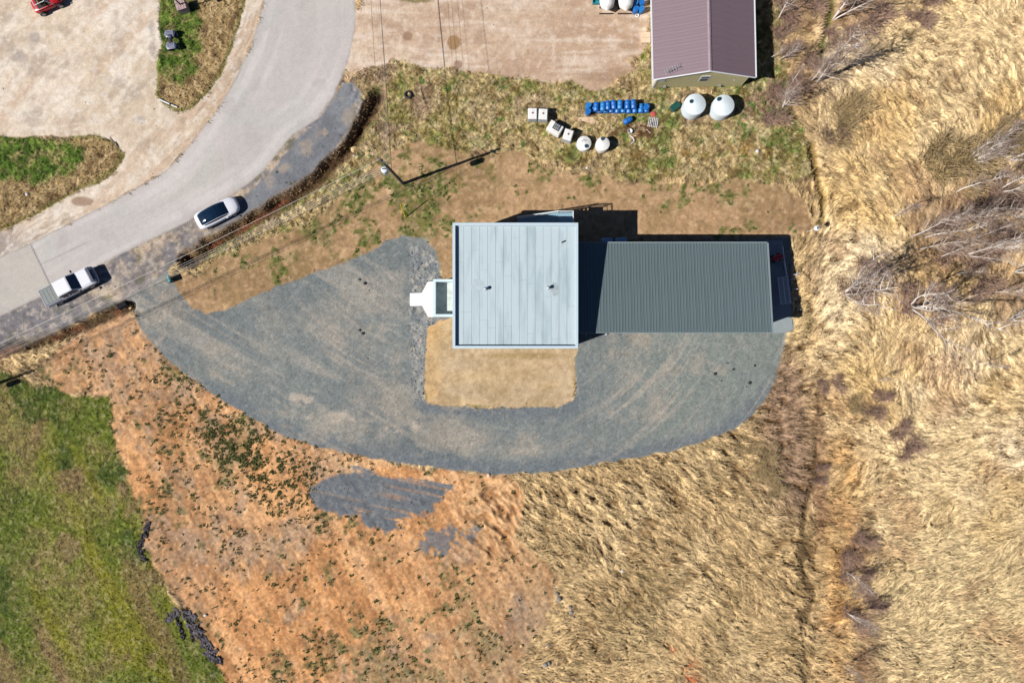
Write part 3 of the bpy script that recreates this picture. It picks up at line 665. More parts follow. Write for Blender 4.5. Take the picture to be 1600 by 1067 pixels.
rub = np.exp(-((PX-872-8*np.sin(PY/17))/14)**2)*ss(900, 930, PY)*ss(1075, 1050, PY)*.06+(lab == 3)*.002
rub2 = np.exp(-(((PX-836)/36)**2+((PY-1000)/50)**2))*.02
stones('rubble', 5000, rub+rub2+(lab == 3)*ss(.1, .4, -o2)*.006, S(196, 178, 156), S(110, 98, 92), .03, .17, 'pale rubble and stones scattered through the orange soil')
stones('verge_stones', 4500, (lab == 8)*.02+(np.abs(D['dr0']+3) < 5)*.02+(lab == 7)*.02+(np.abs(D['patch']+4) < 9)*(lab == 3)*.04+(lab == 9)*.002+(lab == 11)*.001, S(170, 162, 156), S(90, 90, 96), .02, .09, 'small grey stones along the road shoulder')

# ---------- materials for things ----------
white = mat('white paint', (236, 238, 240), .4, 0, .04, 3)
wplast = mat('white plastic', (240, 240, 234), .45, 0, .06, 2, dirt=(222, 220, 210))
dark = mat('dark rubber', (38, 38, 42), .8, 0, .2, 6)
blkm = mat('black steel', (46, 48, 54), .5, .2, .2, 4)
glass = mat('tinted glass', (16, 38, 60), .08, 0, .15, 2, spec=.8)
steel = mat('galvanised steel', (190, 196, 200), .4, .5, .12, 6)
concrete = mat('new concrete', (250, 248, 244), .8, 0, .03, 1.5, .1, 20)
slab = mat('concrete slab', (150, 160, 160), .85, 0, .08, 1.2, .2, 14)
membrane = mat('grey roof membrane', (187, 205, 208), .75, 0, .05, .7, .1, 6, dirt=(168, 188, 192), stretch=(2.2, .35, 1)); seamm = mat('roof seam', (164, 182, 188), .8)
capm = mat('pale metal cap', (200, 220, 228), .5, 0, .03, 3)
annexm = mat('grey green roof steel', (100, 117, 119), .5, 0, .07, .5, stretch=(6, .4, 1))
barnm = mat('purple grey roof steel', (133, 113, 120), .55, 0, .06, .8, stretch=(.6, 5, 1))
sidm = mat('tan siding', (216, 208, 158), .7, 0, .06, 2)
wood = mat('weathered wood', (190, 172, 150), .85, 0, .15, 4, .3, 18, stretch=(1, 8, 1))
pinkwood = mat('fresh plywood', (238, 204, 170), .8, 0, .06, 3)
polew = mat('grey pole timber', (104, 98, 92), .85, 0, .2, 5, .3, 20, stretch=(6, 6, .5))
bluep = mat('blue drum plastic', (22, 112, 196), .45, 0, .18, 2.5)
bluel = mat('faded blue plastic', (30, 130, 205), .5, 0, .15, 3)
greenp = mat('dark green plastic', (12, 82, 70), .5, 0, .2, 4)
tankw = mat('pale tank plastic', (226, 238, 240), .5, 0, .03, 1.2, dirt=(212, 230, 236))
bark = mat('pale birch bark', (238, 228, 214), .85, 0, .15, 3, .4, 14, dirt=(190, 176, 162))
twigm = mat('purple brown twigs', (186, 162, 144), .9, 0, .2, 2)
bushm = mat('olive brown twigs', (176, 152, 104), .9, 0, .3, 2)
redm = mat('red paint', (196, 24, 34), .35, 0, .08, 3)
carw = mat('white car paint', (244, 246, 250), .25, 0, .02, 2, coat=.6)

# ---------- main flat roofed building ----------
bx0, bx1, by0, by1, bh = -5.60, 6.24, -.66, 11.18, 6.8
bcx, bcy = (bx0+bx1)/2, (by0+by1)/2; bw, bd = bx1-bx0, by1-by0
wallm = mat('pale blue wall steel', (196, 208, 212), .6, 0, .04, 1)
T = thing('flat_roofed_building', 'square building with a pale blue grey flat roof in the middle of the gravel', 'building', (bcx, bcy, 0))
for (c, d) in (((0, -bd/2+.21, 3.25), (bw-.3, .22, 6.5)), ((0, bd/2-.21, 3.25), (bw-.3, .22, 6.5)), ((-bw/2+.26, 0, 3.25), (.22, bd-.64-.02, 6.5)), ((bw/2-.26, 0, 3.25), (.22, bd-.64-.02, 6.5))):
    MB().box(c, d).build('wall', wallm, T)
MB().box((0, 0, 6.30), (bw-.9, bd-.9, .3)).build('roof_deck', seamm, T)
for (c, d) in (((0, -bd/2+.13, 6.66), (bw, .26, .28)), ((0, bd/2-.13, 6.66), (bw, .26, .28)), ((-bw/2+.13, 0, 6.66), (.26, bd-.52, .28)), ((bw/2-.13, 0, 6.66), (.26, bd-.52, .28))):
    MB().box(c, d).build('parapet_cap', capm, T, bevel=.012)
random.seed(3)
x = -bw/2+.28; k = 0; wS = (bw-.56)/15
stag = [.62, .28, .80, .47, .15, .7, .36, .9, .55, .22, .74, .41, .12, .64, .33]
for k in range(15):
    x0_ = x+k*wS; y0_ = -bd/2+.28; L_ = bd-.56; cuts = [0, stag[k]*L_, L_] if k % 3 else [0, stag[k]*.45*L_, (stag[k]*.45+.42)*L_, L_]
    for a, b_ in zip(cuts[:-1], cuts[1:]):
        MB().box((x0_+wS/2, y0_+(a+b_)/2, 6.458+random.uniform(-.002, .004)), (wS-.024, b_-a-.024, .016)).build('membrane_sheet', membrane, T)
for (vx_, vy_, r_v) in ((758.5, 451, .13), (857, 449.5, .13)):
    q = W(vx_, vy_, 6.9)
    v = MB().lathe([(r_v, 0), (r_v, .3), (r_v*1.25, .34), (r_v*1.3, .42), (r_v*.6, .5), (.01, .52)], 14).build('roof_vent', steel, T, True); v.location = (q[0]-bcx, q[1]-bcy, 6.45)
q = W(880, 378, 6.5); v = MB().box((0, 0, .06), (.34, .12, .12), .5).build('roof_drain', blkm, T); v.location = (q[0]-bcx, q[1]-bcy, 6.47)
stain = mat('roof stain', (168, 180, 182), .8, 0, .2, 2)
def blob(px, py, rx, ry, h, z, m, name, parent, seed, off, n=22):
    random.seed(seed); c = W(px, py, h); V = [(0, 0, 0)]+[(rx*math.cos(6.283*i/n)*random.uniform(.7, 1.15), ry*math.sin(6.283*i/n)*random.uniform(.7, 1.15), 0) for i in range(n)]
    b = MB().add(V, [(0, i+1, (i+1) % n+1) for i in range(n)]).build(name, m, parent); b.location = (c[0]-off[0], c[1]-off[1], z); return b
blob(867, 452, .35, .75, 6.5, 6.4745, stain, 'stain', T, 1, (bcx, bcy)); blob(746, 446, .7, .6, 6.5, 6.4745, mat('faint stain', (184, 200, 205), .8, 0, .1, 2), 'stain', T, 2, (bcx, bcy))
# windows and doors on the walls
def window(parent, c, w, h, axis, m=glass):
    d = (w, .08, h) if axis == 'y' else (.08, w, h); f = MB().box(c, d).build('window', white, parent)
    d2 = (w-.16, .1, h-.16) if axis == 'y' else (.1, w-.16, h-.16); MB().box(c, d2).build('pane', m, f)
for xx in (-4, -1.4, 1.4, 4): window(T, (xx, -bd/2+.08, 4.9), 1.3, 1.1, 'y')
for yy in (-3.6, 3.6): window(T, (-bw/2+.13, yy, 4.9), 1.3, 1.1, 'x')
d_ = MB().box((5.4-.6, bd/2-.07, 4.55), (.95, .06, 2.1)).build('door', mat('grey door', (120, 130, 136), .5), T); MB().box((4.45, bd/2-.02, 4.5), (.05, .06, .14)).build('handle', steel, d_)
# entrance canopy on the west face
cw = mat('pale canopy cap', (214, 234, 234), .5, 0, .03, 2)
kx = (1-3.4/71)/15; ex0 = (676.5-800)*kx; ex1 = bx0+.14; ey1 = (533.5-436.2)*kx; ey0 = (533.5-495)*kx; eh = 3.4
cp = MB(); t_ = .26
cp.box(((ex0+ex1)/2-bcx, ey1-t_/2-bcy, eh-.6), (ex1-ex0, t_, 1.2)); cp.box(((ex0+ex1)/2-bcx, ey0+t_/2-bcy, eh-.6), (ex1-ex0, t_, 1.2)); cp.box((ex0+t_/2-bcx, (ey0+ey1)/2-bcy, eh-.6), (t_, ey1-ey0-2*t_-.004, 1.2))
cn = cp.build('entrance_canopy', cw, T)
MB().box(((ex0+ex1)/2+t_/2-bcx, (ey0+ey1)/2-bcy, eh-1.1), (ex1-ex0-t_-.006, ey1-ey0-2*t_-.006, .12)).build('canopy_roof', mat('canopy membrane', (214, 226, 214), .8, 0, .06, 2, dirt=(190, 200, 192)), cn)
for yy in (ey0+.16, ey1-.16): MB().box((ex0+.16-bcx, yy-bcy, (eh-1.2)/2), (.2, .2, eh-1.2)).build('canopy_post', white, cn)
d_ = MB().box((-bw/2+.12, (ey0+ey1)/2-bcy, 1.1), (.06, 1.0, 2.1)).build('door', mat('grey door', (120, 130, 136), .5), T); MB().box((-bw/2+.07, (ey0+ey1)/2-bcy+.35, 1.05), (.06, .05, .14)).build('handle', steel, d_)
# walkway
wp = [(640.5,458.2),(659,457.6),(668.6,440.2),(678.5,440),(706,440),(706,495),(678.5,495.5),(669,495.4),(659.5,478),(640.5,478.2)]
pts = [W(*p) for p in wp]; n_ = len(pts)
wk = MB().add([(x, y, -.1) for x, y in pts]+[(x, y, .06) for x, y in pts], [tuple(range(n_-1, -1, -1)), tuple(range(n_, 2*n_))]+[(i, (i+1) % n_, n_+(i+1) % n_, n_+i) for i in range(n_)]).build('concrete_walkway', concrete)
tag(wk, kind='structure')

# ---------- outside stair on the north wall ----------
sx0, sx1, sy0_, sy1_ = .55, 4.55, 11.22, 12.74
bwood = mat('pale blue deck boards', (150, 190, 208), .7, 0, .12, 3)
railm = mat('pale rail paint', (214, 226, 226), .5, 0, .04, 3)
T = thing('exterior_staircase', 'pale railed staircase rising along the north wall of the flat roofed building', 'staircase', (sx0, sy0_, 0))
ns = 18; LH = 3.4; run = (sx1-sx0)/ns
tm = MB().box((0, (sy1_-sy0_)/2, 0), (run*.86, sy1_-sy0_-.12, .05)).mesh('tread')
for i in range(ns): part('tread', tm, T, bwood, (run*(i+.5), 0, LH*(i+1)/(ns+1)))
lm = MB().box((0, (sy1_-sy0_)/2, 0), (.135, sy1_-sy0_, .05)).mesh('deck_board')
for i in range(10): part('deck_board', lm, T, bwood, (sx1-sx0+.08+i*.15, 0, LH))
for yy in (.03, sy1_-sy0_-.03): MB().tube([(0, yy, .05), (sx1-sx0, yy, LH-.08), (6.05-sx0, yy, LH-.08)], .06, 4).build('stringer', bwood, T)
yy = sy1_-sy0_
for (a, b_) in (((0, yy, .15), (0, yy, 1.15)), ((2.0, yy, 1.7), (2.0, yy, 2.7)), ((4.0, yy, 0), (4.0, yy, LH+1)), ((5.45, yy, 0), (5.45, yy, LH+1)), ((5.45, .05, 0), (5.45, .05, LH+1))): MB().tube([a, b_], .05, 6).build('post', railm, T)
MB().box((2, yy, 2.78), (.01, .09, .01)).tube([(0, yy, 1.12), (4.0, yy, LH+1), (5.45, yy, LH+1), (5.45, .05, LH+1)], .05, 6).tube([(0, yy, .62), (4.0, yy, LH+.5), (5.45, yy, LH+.5), (5.45, .05, LH+.5)], .025, 6).build('handrail', railm, T)
bl = MB().tube([(0, 0, 0), (0, 0, .95)], .014, 4).mesh('baluster')
for i in range(1, 40): part('baluster', bl, T, railm, (i*.14, yy, min(LH, LH*(i*.14)/4.0)+.05))
for i in range(1, 10): part('baluster', bl, T, railm, (5.45, yy-i*.15, LH+.05))

# ---------- long metal shed ----------
ax0, ax1, ay0, ay1 = 6.34, 25.25, .87, 9.72; zn, zs = 3.6, 4.9
T = thing('metal_shed', 'long grey green monopitch shed with ribbed steel roof east of the flat roofed building', 'shed', ((ax0+ax1)/2, (ay0+ay1)/2, 0))
aw, ad = ax1-ax0, ay1-ay0; slope = math.atan2(zs-zn, ad); SL = ad/math.cos(slope)
def shed_wall(p, q, hp, hq):
    m_ = MB(); nrm_ = Vector((q[1]-p[1], p[0]-q[0], 0)).normalized()*.08
    vs = [(p[0], p[1], 0), (q[0], q[1], 0), (q[0], q[1], hq), (p[0], p[1], hp)]; vs += [(x-nrm_.x, y-nrm_.y, z) for x, y, z in vs]
    m_.add(vs, [(0,1,2,3),(7,6,5,4),(0,4,5,1),(1,5,6,2),(2,6,7,3),(3,7,4,0)])
    L_ = math.hypot(q[0]-p[0], q[1]-p[1]); n = int(L_/.3)
    for i in range(n):
        t = (i+.5)/n; h = hp+(hq-hp)*t-.02; m_.box((p[0]+(q[0]-p[0])*t+nrm_.x*.25, p[1]+(q[1]-p[1])*t+nrm_.y*.25, h/2), (.04, .04, h), math.atan2(q[1]-p[1], q[0]-p[0]))
    return m_
hx, hy = aw/2-.3, ad/2-.3; zN, zS = zn+.05-.16, zs-.05-.16
sw = mat('dark shed siding', (84, 98, 104), .6, 0, .05, 1)
shed_wall((-hx, -hy), (hx, -hy), zS, zS).build('wall', sw, T); shed_wall((hx, -hy+.1), (hx, hy-.1), zS, zN).build('wall', sw, T)
shed_wall((hx, hy), (-hx, hy), zN, zN).build('wall', sw, T)
def rib_panel(w, L, ribs, name, rh=.035, rw=.035):
    prof = [(-w/2, 0)]; sw_ = rh < .032
    for i in range(ribs):
        c = -w/2+(i+.5)*w/ribs; prof += [(c-rw, 0), (c-rw*.45, rh), (c+rw*.45, rh), (c+rw, 0)]
    prof.append((w/2, 0)); n = len(prof)
    vs = [(x, -L/2, z) for x, z in prof]+[(x, L/2, z) for x, z in prof]
    fs = [(i, i+1, n+i+1, n+i) for i in range(n-1)]
    vs += [(x, y, z-.02) for x, y, z in vs]; fs += [(2*n+i, 3*n+i, 3*n+i+1, 2*n+i+1) for i in range(n-1)]
    fs += [(i, 2*n+i, 2*n+i+1, i+1) for i in range(n-1)]+[(n+i, n+i+1, 3*n+i+1, 3*n+i) for i in range(n-1)]
    if sw_: vs = [(y, -x, z) for x, y, z in vs]
    return MB().add(vs, fs).mesh(name)
NP = 21; pw = aw/NP; rp = rib_panel(pw-.012, SL, 3, 'roof_panel')
for i in range(NP): part('roof_panel', rp, T, annexm, (-aw/2+(i+.5)*pw, 0, (zn+zs)/2+random.uniform(0, .004)), (-slope, 0, 0))
trimm = mat('grey trim', (138, 152, 154), .5, 0, .04, 2)
MB().box((aw/2+.03, 0, 0), (.16, SL+.02, .2)).build('rake_trim', trimm, T).location = (0, 0, 0)
o = [q for q in col_.objects if q.name.startswith('rake_trim')][-1]; o.rotation_euler = (-slope, 0, 0); o.location = (0, 0, (zn+zs)/2-.06)
MB().box((0, -ad/2-.03, zs-.09), (aw, .06, .2)).build('fascia', trimm, T); MB().box((0, ad/2+.07, zn-.1), (aw, .12, .12)).build('gutter', trimm, T)
for xx in (-6.5, -1.5, 3.5):
    g = MB().box((xx, -hy-.06, 1.75), (3.2, .06, 3.5)).build('garage_door', mat('white garage door', (214, 220, 222), .5), T)
    for i in range(5): MB().box((xx, -hy-.1, .4+i*.68), (3.1, .03, .6)).build('panel', mat('white garage door', (214, 220, 222), .5), g)
# clean-out pipe
for (px, py, r_, lb) in ((946.5, 521.5, .14, 'small white pipe cap at the south west corner of the long grey shed'), (915.5, 522, .06, 'tiny white pipe stub in the shade between the two roofs')):
    o = MB().lathe([(r_, -.1), (r_, .22), (r_*.8, .26), (.01, .27)], 12).build('clean_out_pipe', white, smooth=True); o.location = G3(px, py); tag(o, lb, 'pipe')
# heat pumps in the shade by the north wall
def heat_pump():
    t = thing('heat_pump', '', 'heat pump', group='heat pumps behind the long shed')
    hp = mat('pale blue unit casing', (170, 205, 235), .5, 0, .05, 2)
    MB().box((0, 0, .5), (1.1, .42, .95)).build('casing', hp, t, bevel=.02); MB().lathe([(.32, 0), (.32, .03), (.1, .05)], 20, Matrix.Translation((-.15, .21, .5)) @ Matrix.Rotation(-math.pi/2, 4, 'X')).build('fan_grille', blkm, t)
    MB().box((0, 0, .015), (1.2, .5, .1)).build('base', slab, t); return t
h1 = heat_pump(); p_ = G3(947, 377.2); h1.location = p_+Vector((0, 0, 0)); h1['label'] = 'pale blue heat pump behind the long shed, nearer the flat roofed building'
copy_tree(h1, G3(969, 376.6), 0, 'pale blue heat pump behind the long shed, further from the flat roofed building')

# ---------- concrete apron and its clutter ----------
ap = [G3(1196, 376), G3(1222, 376), G3(1232, 440), G3(1239, 519), G3(1196, 521)]; n_ = len(ap)
tag(MB().add([(p.x, p.y, .07) for p in ap]+[(p.x, p.y, -.1) for p in ap], [tuple(range(n_-1, -1, -1)), tuple(range(n_, 2*n_))]+[(i, (i+1) % n_, n_+(i+1) % n_, n_+i) for i in range(n_)]).build('concrete_apron', slab), kind='structure')
T = thing('metal_rack', 'pale slatted metal rack standing on the shaded concrete apron east of the long shed', 'rack', G3(1223, 454.5, .3), R(-83))
T.location.z = .07; rk = mat('pale blue rack steel', (244, 250, 252), .5, 0, .1, 3)
for yy in (-.5, 0, .5): MB().box((0, yy, .62), (2.8, .09, .09)).build('rail', rk, T)
sm = MB().box((0, -.32, .69), (.07, .5, .05)).box((0, .32, .69), (.07, .5, .05)).mesh('slat')
for i in range(12): part('slat', sm, T, rk, (-1.35+i*.245, 0, 0))
for xx in (-1.2, 1.2):
    for yy in (-.5, .5): MB().box((xx, yy, .3), (.08, .08, .6)).build('leg', rk, T)
T = thing('standing_pipe', 'long pale blue pipe lying on the shaded apron beside the metal rack', 'pipe', (0, 0, 0)); MB().tube([G3(1223, 385, .2), G3(1229, 432, .2)], .045, 8).build('pipe', rk, T); MB().tube([G3(1225, 408, .26), G3(1229, 430, .26)], .09, 8).build('sleeve', rk, T)
T = thing('garden_tractor', 'small red machine in the shade beyond the east end of the long shed', 'machine', G3(1213, 403, .3), .4); T.location.z = .07
MB().loft([se_ring(-.5, .22, .45, .16), se_ring(.0, .3, .5, .2), se_ring(.5, .24, .48, .16)]).build('body', redm, T, True)
for xx in (-.35, .35):
    for yy in (-.32, .32): MB().lathe([(.18, -.06), (.2, 0), (.18, .06)], 14, Matrix.Translation((xx, yy, .2)) @ Matrix.Rotation(math.pi/2, 4, 'X')).build('wheel', dark, T)
MB().tube([(-.5, 0, .5), (-.95, 0, .95)], .03, 6).build('handle', blkm, T)
for i, (px, py) in enumerate(((1240, 430), (1236, 437), (1241, 452), (1241.5, 467), (1247, 484), (1244, 428))):
    o = MB().box((0, 0, .35), (.42, .06, .04)).box((-.18, 0, .15), (.05, .05, .5)).build('bracket', white); o.location = G3(px, py); o.rotation_euler = (0, 0, random.uniform(-.2, .3)); o.location.z = gz(o.location.x, o.location.y)
    tag(o, '%s small white bracket from the top along the east edge of the shaded apron' % ['first','second','third','fourth','fifth','sixth'][sorted([430,437,452,467,484,428]).index(py)], 'bracket', 'white brackets along the apron')
T = thing('vent_post', 'thin white post with a round white cap at the edge of the dry field', 'post', G3(1262, 362)); tz = gz(T.location.x, T.location.y); T.location.z = tz
MB().tube([(0, 0, -.2), (0, 0, 2.1)], .035, 8).build('post', white, T); MB().lathe([(.18, 2.05), (.26, 2.1), (.26, 2.2), (.12, 2.26), (.08, 2.3)], 18).build('cap', white, T, True); MB().lathe([(.07, 2.29), (.07, 2.34)], 10).build('cap_hole', dark, T)

# ---------- purple grey building to the north ----------
o0 = Vector((*W(1018.5, 137), 0)); rb = R(1.2); BW, BL, eh, rh = 9.35, 19.5, 2.95, 4.75
T = thing('gabled_metal_building', 'long building with purple grey metal roof and tan gable at the top of the photo', 'building', o0, rb)
def wall_poly(pts2, y, nrm_y, name, m):
    mb = MB(); n = len(pts2); mb.add([(x, y, z) for x, z in pts2]+[(x, y+.12*(-nrm_y), z) for x, z in pts2], [tuple(range(n)), tuple(range(2*n-1, n-1, -1))]+[(i, n+i, n+(i+1) % n, (i+1) % n) for i in range(n)]); return mb
g = wall_poly([(0, 0), (BW, 0), (BW, eh-.06), (BW/2, rh-.06), (0, eh-.06)], 0, -1, 'wall', sidm)
for i in range(46):
    xx = (i+.5)*BW/46; h = eh-.08+(rh-eh)*(1-abs(xx-BW/2)/(BW/2)); g.box((xx, -.03, h/2), (.07, .06, h-.02))
g.build('gable_wall', sidm, T)
wall_poly([(0, 0), (BW, 0), (BW, eh-.06), (BW/2, rh-.06), (0, eh-.06)], BL, 1, 'wall', sidm).build('gable_wall', sidm, T)
cream = mat('cream wall', (232, 228, 208), .7, 0, .05, 2)
MB().box((.06, BL/2, eh/2-.05), (.12, BL-.26, eh-.1)).build('side_wall', cream, T); MB().box((BW-.06, BL/2, eh/2-.05), (.12, BL-.26, eh-.1)).build('side_wall', sidm, T)
ov = .42; sa_ = math.atan2(rh-eh, BW/2); RL = (BW/2+ov)/math.cos(sa_); PB = 30; pwb = (BL+.5)/PB
rp = rib_panel(pwb-.01, RL, 2, 'roof_panel', .03, .03)
for i in range(PB):
    yy = -.25+(i+.5)*pwb
    part('roof_panel', rp, T, barnm, (BW/4-ov/2, yy, (eh+rh)/2-.5*ov*math.tan(sa_)+.05+random.uniform(0, .005)), (-sa_, 0, math.pi/2) if 0 else (0, -sa_, 0))
    part('roof_panel', rp, T, barnm, (BW*3/4+ov/2, yy, (eh+rh)/2-.5*ov*math.tan(sa_)+.05+random.uniform(0, .005)), (0, sa_, 0))

ta_ = math.tan(sa_); zr = rh+.115
MB().add([(BW/2+dx, yy, zr-abs(dx)*ta_+dz) for yy in (-.26, BL+.26) for dz in (0, -.02) for dx in (-.16, 0, .16)], [(0,1,7,6),(1,2,8,7),(3,9,10,4),(4,10,11,5),(0,6,9,3),(2,5,11,8),(0,3,4,1),(1,4,5,2),(6,7,10,9),(7,8,11,10)]).build('ridge_cap', mat('ridge cap', (160, 142, 148), .5), T)
zE = eh-ov*math.tan(sa_)
MB().box((-ov-.07, BL/2, zE), (.14, BL+.5, .14)).build('gutter', white, T); MB().box((BW+ov+.07, BL/2, zE), (.14, BL+.5, .14)).build('gutter', white, T)
for s_ in (-1, 1): MB().tube([(BW/2, -.29, rh+.06), (BW/2+s_*(BW/2+ov), -.29, zE+.08)], .07, 4).build('barge_board', white, T)
f = MB().box((BW*.50-.0+.15, -.04, 2.3), (.95, .1, 1.35)).build('window', white, T); MB().box((BW*.5+.15, -.07, 2.62), (.75, .08, .5)).build('pane', mat('window glass light', (120, 128, 130), .15), f); MB().box((BW*.5+.15, -.07, 1.98), (.75, .08, .5)).build('pane', mat('window glass dark', (60, 68, 74), .15), f)
MB().box((.06, -.07, 1.4), (.16, .06, 2.7)).build('corner_trim', white, T)
for xx in (1.2, 6.9): MB().box((xx, -.14, .5), (.26, .2, .22)).build('wall_vent', steel, T)
MB().box((8.0, -.06, 1.7), (.16, .08, .14)).build('wall_light', white, T)
# antenna on its mast
T = thing('roof_antenna', 'grey television antenna on a mast at the near corner of the purple grey roof', 'antenna', G3(1031, 134.5))
MB().tube([(0, 0, 0), (0, 0, 4.3)], .035, 6).build('mast', steel, T); MB().tube([(-.45, -.2, 4.1), (.95, .35, 4.2)], .03, 6).build('boom', steel, T)
for i in range(6):
    t = i/5; MB().tube([(-.4+t*1.3+.12, -.18+t*.5-.3, 4.12+.1*t), (-.4+t*1.3-.12, -.18+t*.5+.3, 4.12+.1*t)], .016, 5).build('element', steel, T)
MB().lathe([(.02, 0), (.22, .06), (.3, .14)], 16, Matrix.Translation((-.2, -.1, 2.2)) @ Matrix.Rotation(1.1, 4, 'X')).build('dish', steel, T)
# plywood step
T = thing('wooden_step', 'small fresh plywood step against the west wall of the purple roofed building', 'step', G3(1008.5, 61))
for yy in (-.28, .28): MB().box((0, yy, .3), (.92, .53, .05)).build('tread', pinkwood, T)
for xx in (-.42, .42): MB().box((xx, 0, .13), (.05, 1.05, .27)).build('side', pinkwood, T)

# ---------- tanks, totes and drums ----------
def big_tank(px, py, hx_, hy_, lb):
    t = thing('water_tank', lb, 'water tank', G3(px, py), 0, 'pair of large pale tanks below the gable'); H_ = 1.62; r = 1.10
    pr = [(r*.98, -.1), (r, .05)]
    for i in range(5): z = .3+i*.26; pr += [(r, z-.06), (r*1.012, z), (r, z+.06)]
    pr += [(r, H_-.08), (r*.97, H_), (r*.6, H_+.16), (r*.25, H_+.25), (.01, H_+.27)]
    MB().lathe(pr, 40).build('shell', tankw, t, True)
    MB().lathe([(.2, 0), (.2, .16), (.17, .2), (.01, .2)], 18, Matrix.Translation((hx_, hy_, H_+.10))).build('lid', mat('dark teal lid', (20, 66, 84), .5), t, True)
    MB().lathe([(.06, 0), (.06, .2)], 10, Matrix.Translation((r*.9, -.3, .15)) @ Matrix.Rotation(math.pi/2, 4, 'Y')).build('valve', dark, t)
big_tank(1080, 171.5, -.45, .2, 'large pale round tank under the tan gable, left of the pair'); big_tank(1123.5, 173, -.55, .55, 'large pale round tank under the tan gable, right of the pair')
def small_tank(px, py, r, H_, hx_, hy_, lb, bits):
    t = thing('round_tank', lb, 'tank', G3(px, py), 0, 'small white round tanks in the grass')
    MB().lathe([(r*.96, -.05), (r, .06), (r, H_-.1), (r*.95, H_), (r*.55, H_+.10), (.01, H_+.15)], 32).build('shell', wplast, t, True)
    MB().lathe([(.2, 0), (.2, .1), (.17, .13), (.01, .13)], 16, Matrix.Translation((hx_, hy_, H_+.03))).build('lid', mat('slate blue lid', (40, 70, 92), .5), t, True)
    if bits:
        for (a, b_) in ((-.22, .15), (-.05, .28), (.14, .2)): MB().box((a, b_, H_+.13), (.14, .08, .05), a*3).build('fitting', steel, t)
small_tank(911.6, 227, .76, .75, .22, -.33, 'squat white round tank with fittings, left of two', True)
small_tank(940, 229.5, .72, 1.1, -.05, .48, 'plain white round tank with lid near its far rim, right of two', False)
def tote(px, py, rz, lb, top=False):
    t = thing('bulk_container', lb, 'bulk container', G3(px, py), rz, 'white caged bulk containers in the grass')
    b_ = MB().box((0, 0, .62), (.92, 1.12, .95)).build('bottle', wplast, t, bevel=.06); MB().box((0, 0, .07), (.98, 1.16, .13)).build('pallet', wood, t)
    MB().lathe([(.09, 0), (.09, .05), (.01, .06)], 12, Matrix.Translation((0, .05, 1.09))).build('lid', mat('brown lid', (120, 60, 50), .6), t)
    cg = MB()
    for z in (.2, .45, .7, .95): cg.tube([(-.49, -.58, z), (.49, -.58, z), (.49, .58, z), (-.49, .58, z), (-.49, -.58, z)], .014, 4)
    for i in range(7):
        for s_ in (-1, 1): cg.tube([(-.45+i*.15, s_*.58, .12), (-.45+i*.15, s_*.58, 1.1)], .012, 4); cg.tube([(s_*.49, -.52+i*.173, .12), (s_*.49, -.52+i*.173, 1.1)], .012, 4)
    cg.build('cage', steel, t); return t
tote(831.8, 183, R(-1), 'white caged bulk container at the left end of the line of containers'); tote(848, 183.8, R(-3), 'white caged bulk container second from the left, square to its neighbour'); tote(886.5, 215.5, R(-18), 'white caged bulk container turned slightly, next to the round tanks')
T = thing('box_container', 'wide white plastic box lying tilted with a black slatted panel on top', 'container', G3(866.5, 204), R(-31))
MB().loft([[(-.75*a, -.55*a, z), (.75*a, -.55*a, z), (.75*a, .55*a, z), (-.75*a, .55*a, z)] for z, a in ((0, .9), (.1, 1), (.85, 1), (.95, .94))]).build('bottle', wplast, T, bevel=.03)
T2 = thing('slatted_panel', 'black slatted panel resting on the tilted white box', 'panel', G3(870, 198.5, .97), R(-31)); T2.location.z = .965
MB().box((0, 0, .03), (.72, .68, .05)).build('panel_base', blkm, T2)
for i in range(6): MB().box((-.2+(i % 3)*.2, -.15+.3*(i//3), .065), (.11, .24, .02)).build('slat', mat('slat grey', (170, 178, 180), .6), T2)
# drums
def drum():
    t = thing('drum', '', 'drum', group='blue plastic drums')
    MB().lathe([(.26, 0), (.285, .03), (.285, .26), (.297, .29), (.285, .32), (.285, .56), (.297, .59), (.285, .62), (.285, .85), (.26, .88), (.245, .865), (.01, .865)], 20).build('barrel', bluep, t, True)
    for a in (-1, 1): MB().lathe([(.04, .86), (.04, .90), (.01, .9)], 8, Matrix.Translation((a*.16, 0, 0))).build('bung', bluel, t)
    return t
proto = drum(); first = True; DR = []; FADED = [o for o in bpy.data.objects if o.parent == proto and o.name.startswith('barrel')][0].data.copy(); FADED.materials[0] = bluel
def place_drum(loc, rot, lb):
    global first
    if first: c = proto; c['label'] = lb; first = False
    else: c = copy_tree(proto, loc, 0, lb)
    c.location = loc; c.rotation_euler = rot; DR.append(c)
    if len(DR) % 3 == 0:
        for q in [o for o in bpy.data.objects if o.parent == c and o.name.startswith('barrel')]: q.data = FADED
    return c
y_ = W(0, 177.5)[1]
for i in range(10): place_drum((W(927.5, 0)[0]+i*.605, y_+random.uniform(-.12, .10), .29), (R(-90), 0, random.uniform(-.07, .07)), 'blue drum lying in the bottom layer of the long pile, %s from the left' % ORD[i])
for i in range(7):
    xx = W([931, 941.5, 950, 959.5, 968.5, 980, 990][i], 0, .8)[0]; place_drum((xx, y_+.05+random.uniform(-.10, .12)+(.14 if i > 4 else 0), .80), (R(-90), 0, random.uniform(-.10, .10)), 'blue drum lying in the upper layer of the long pile, %s from the left' % ORD[i])
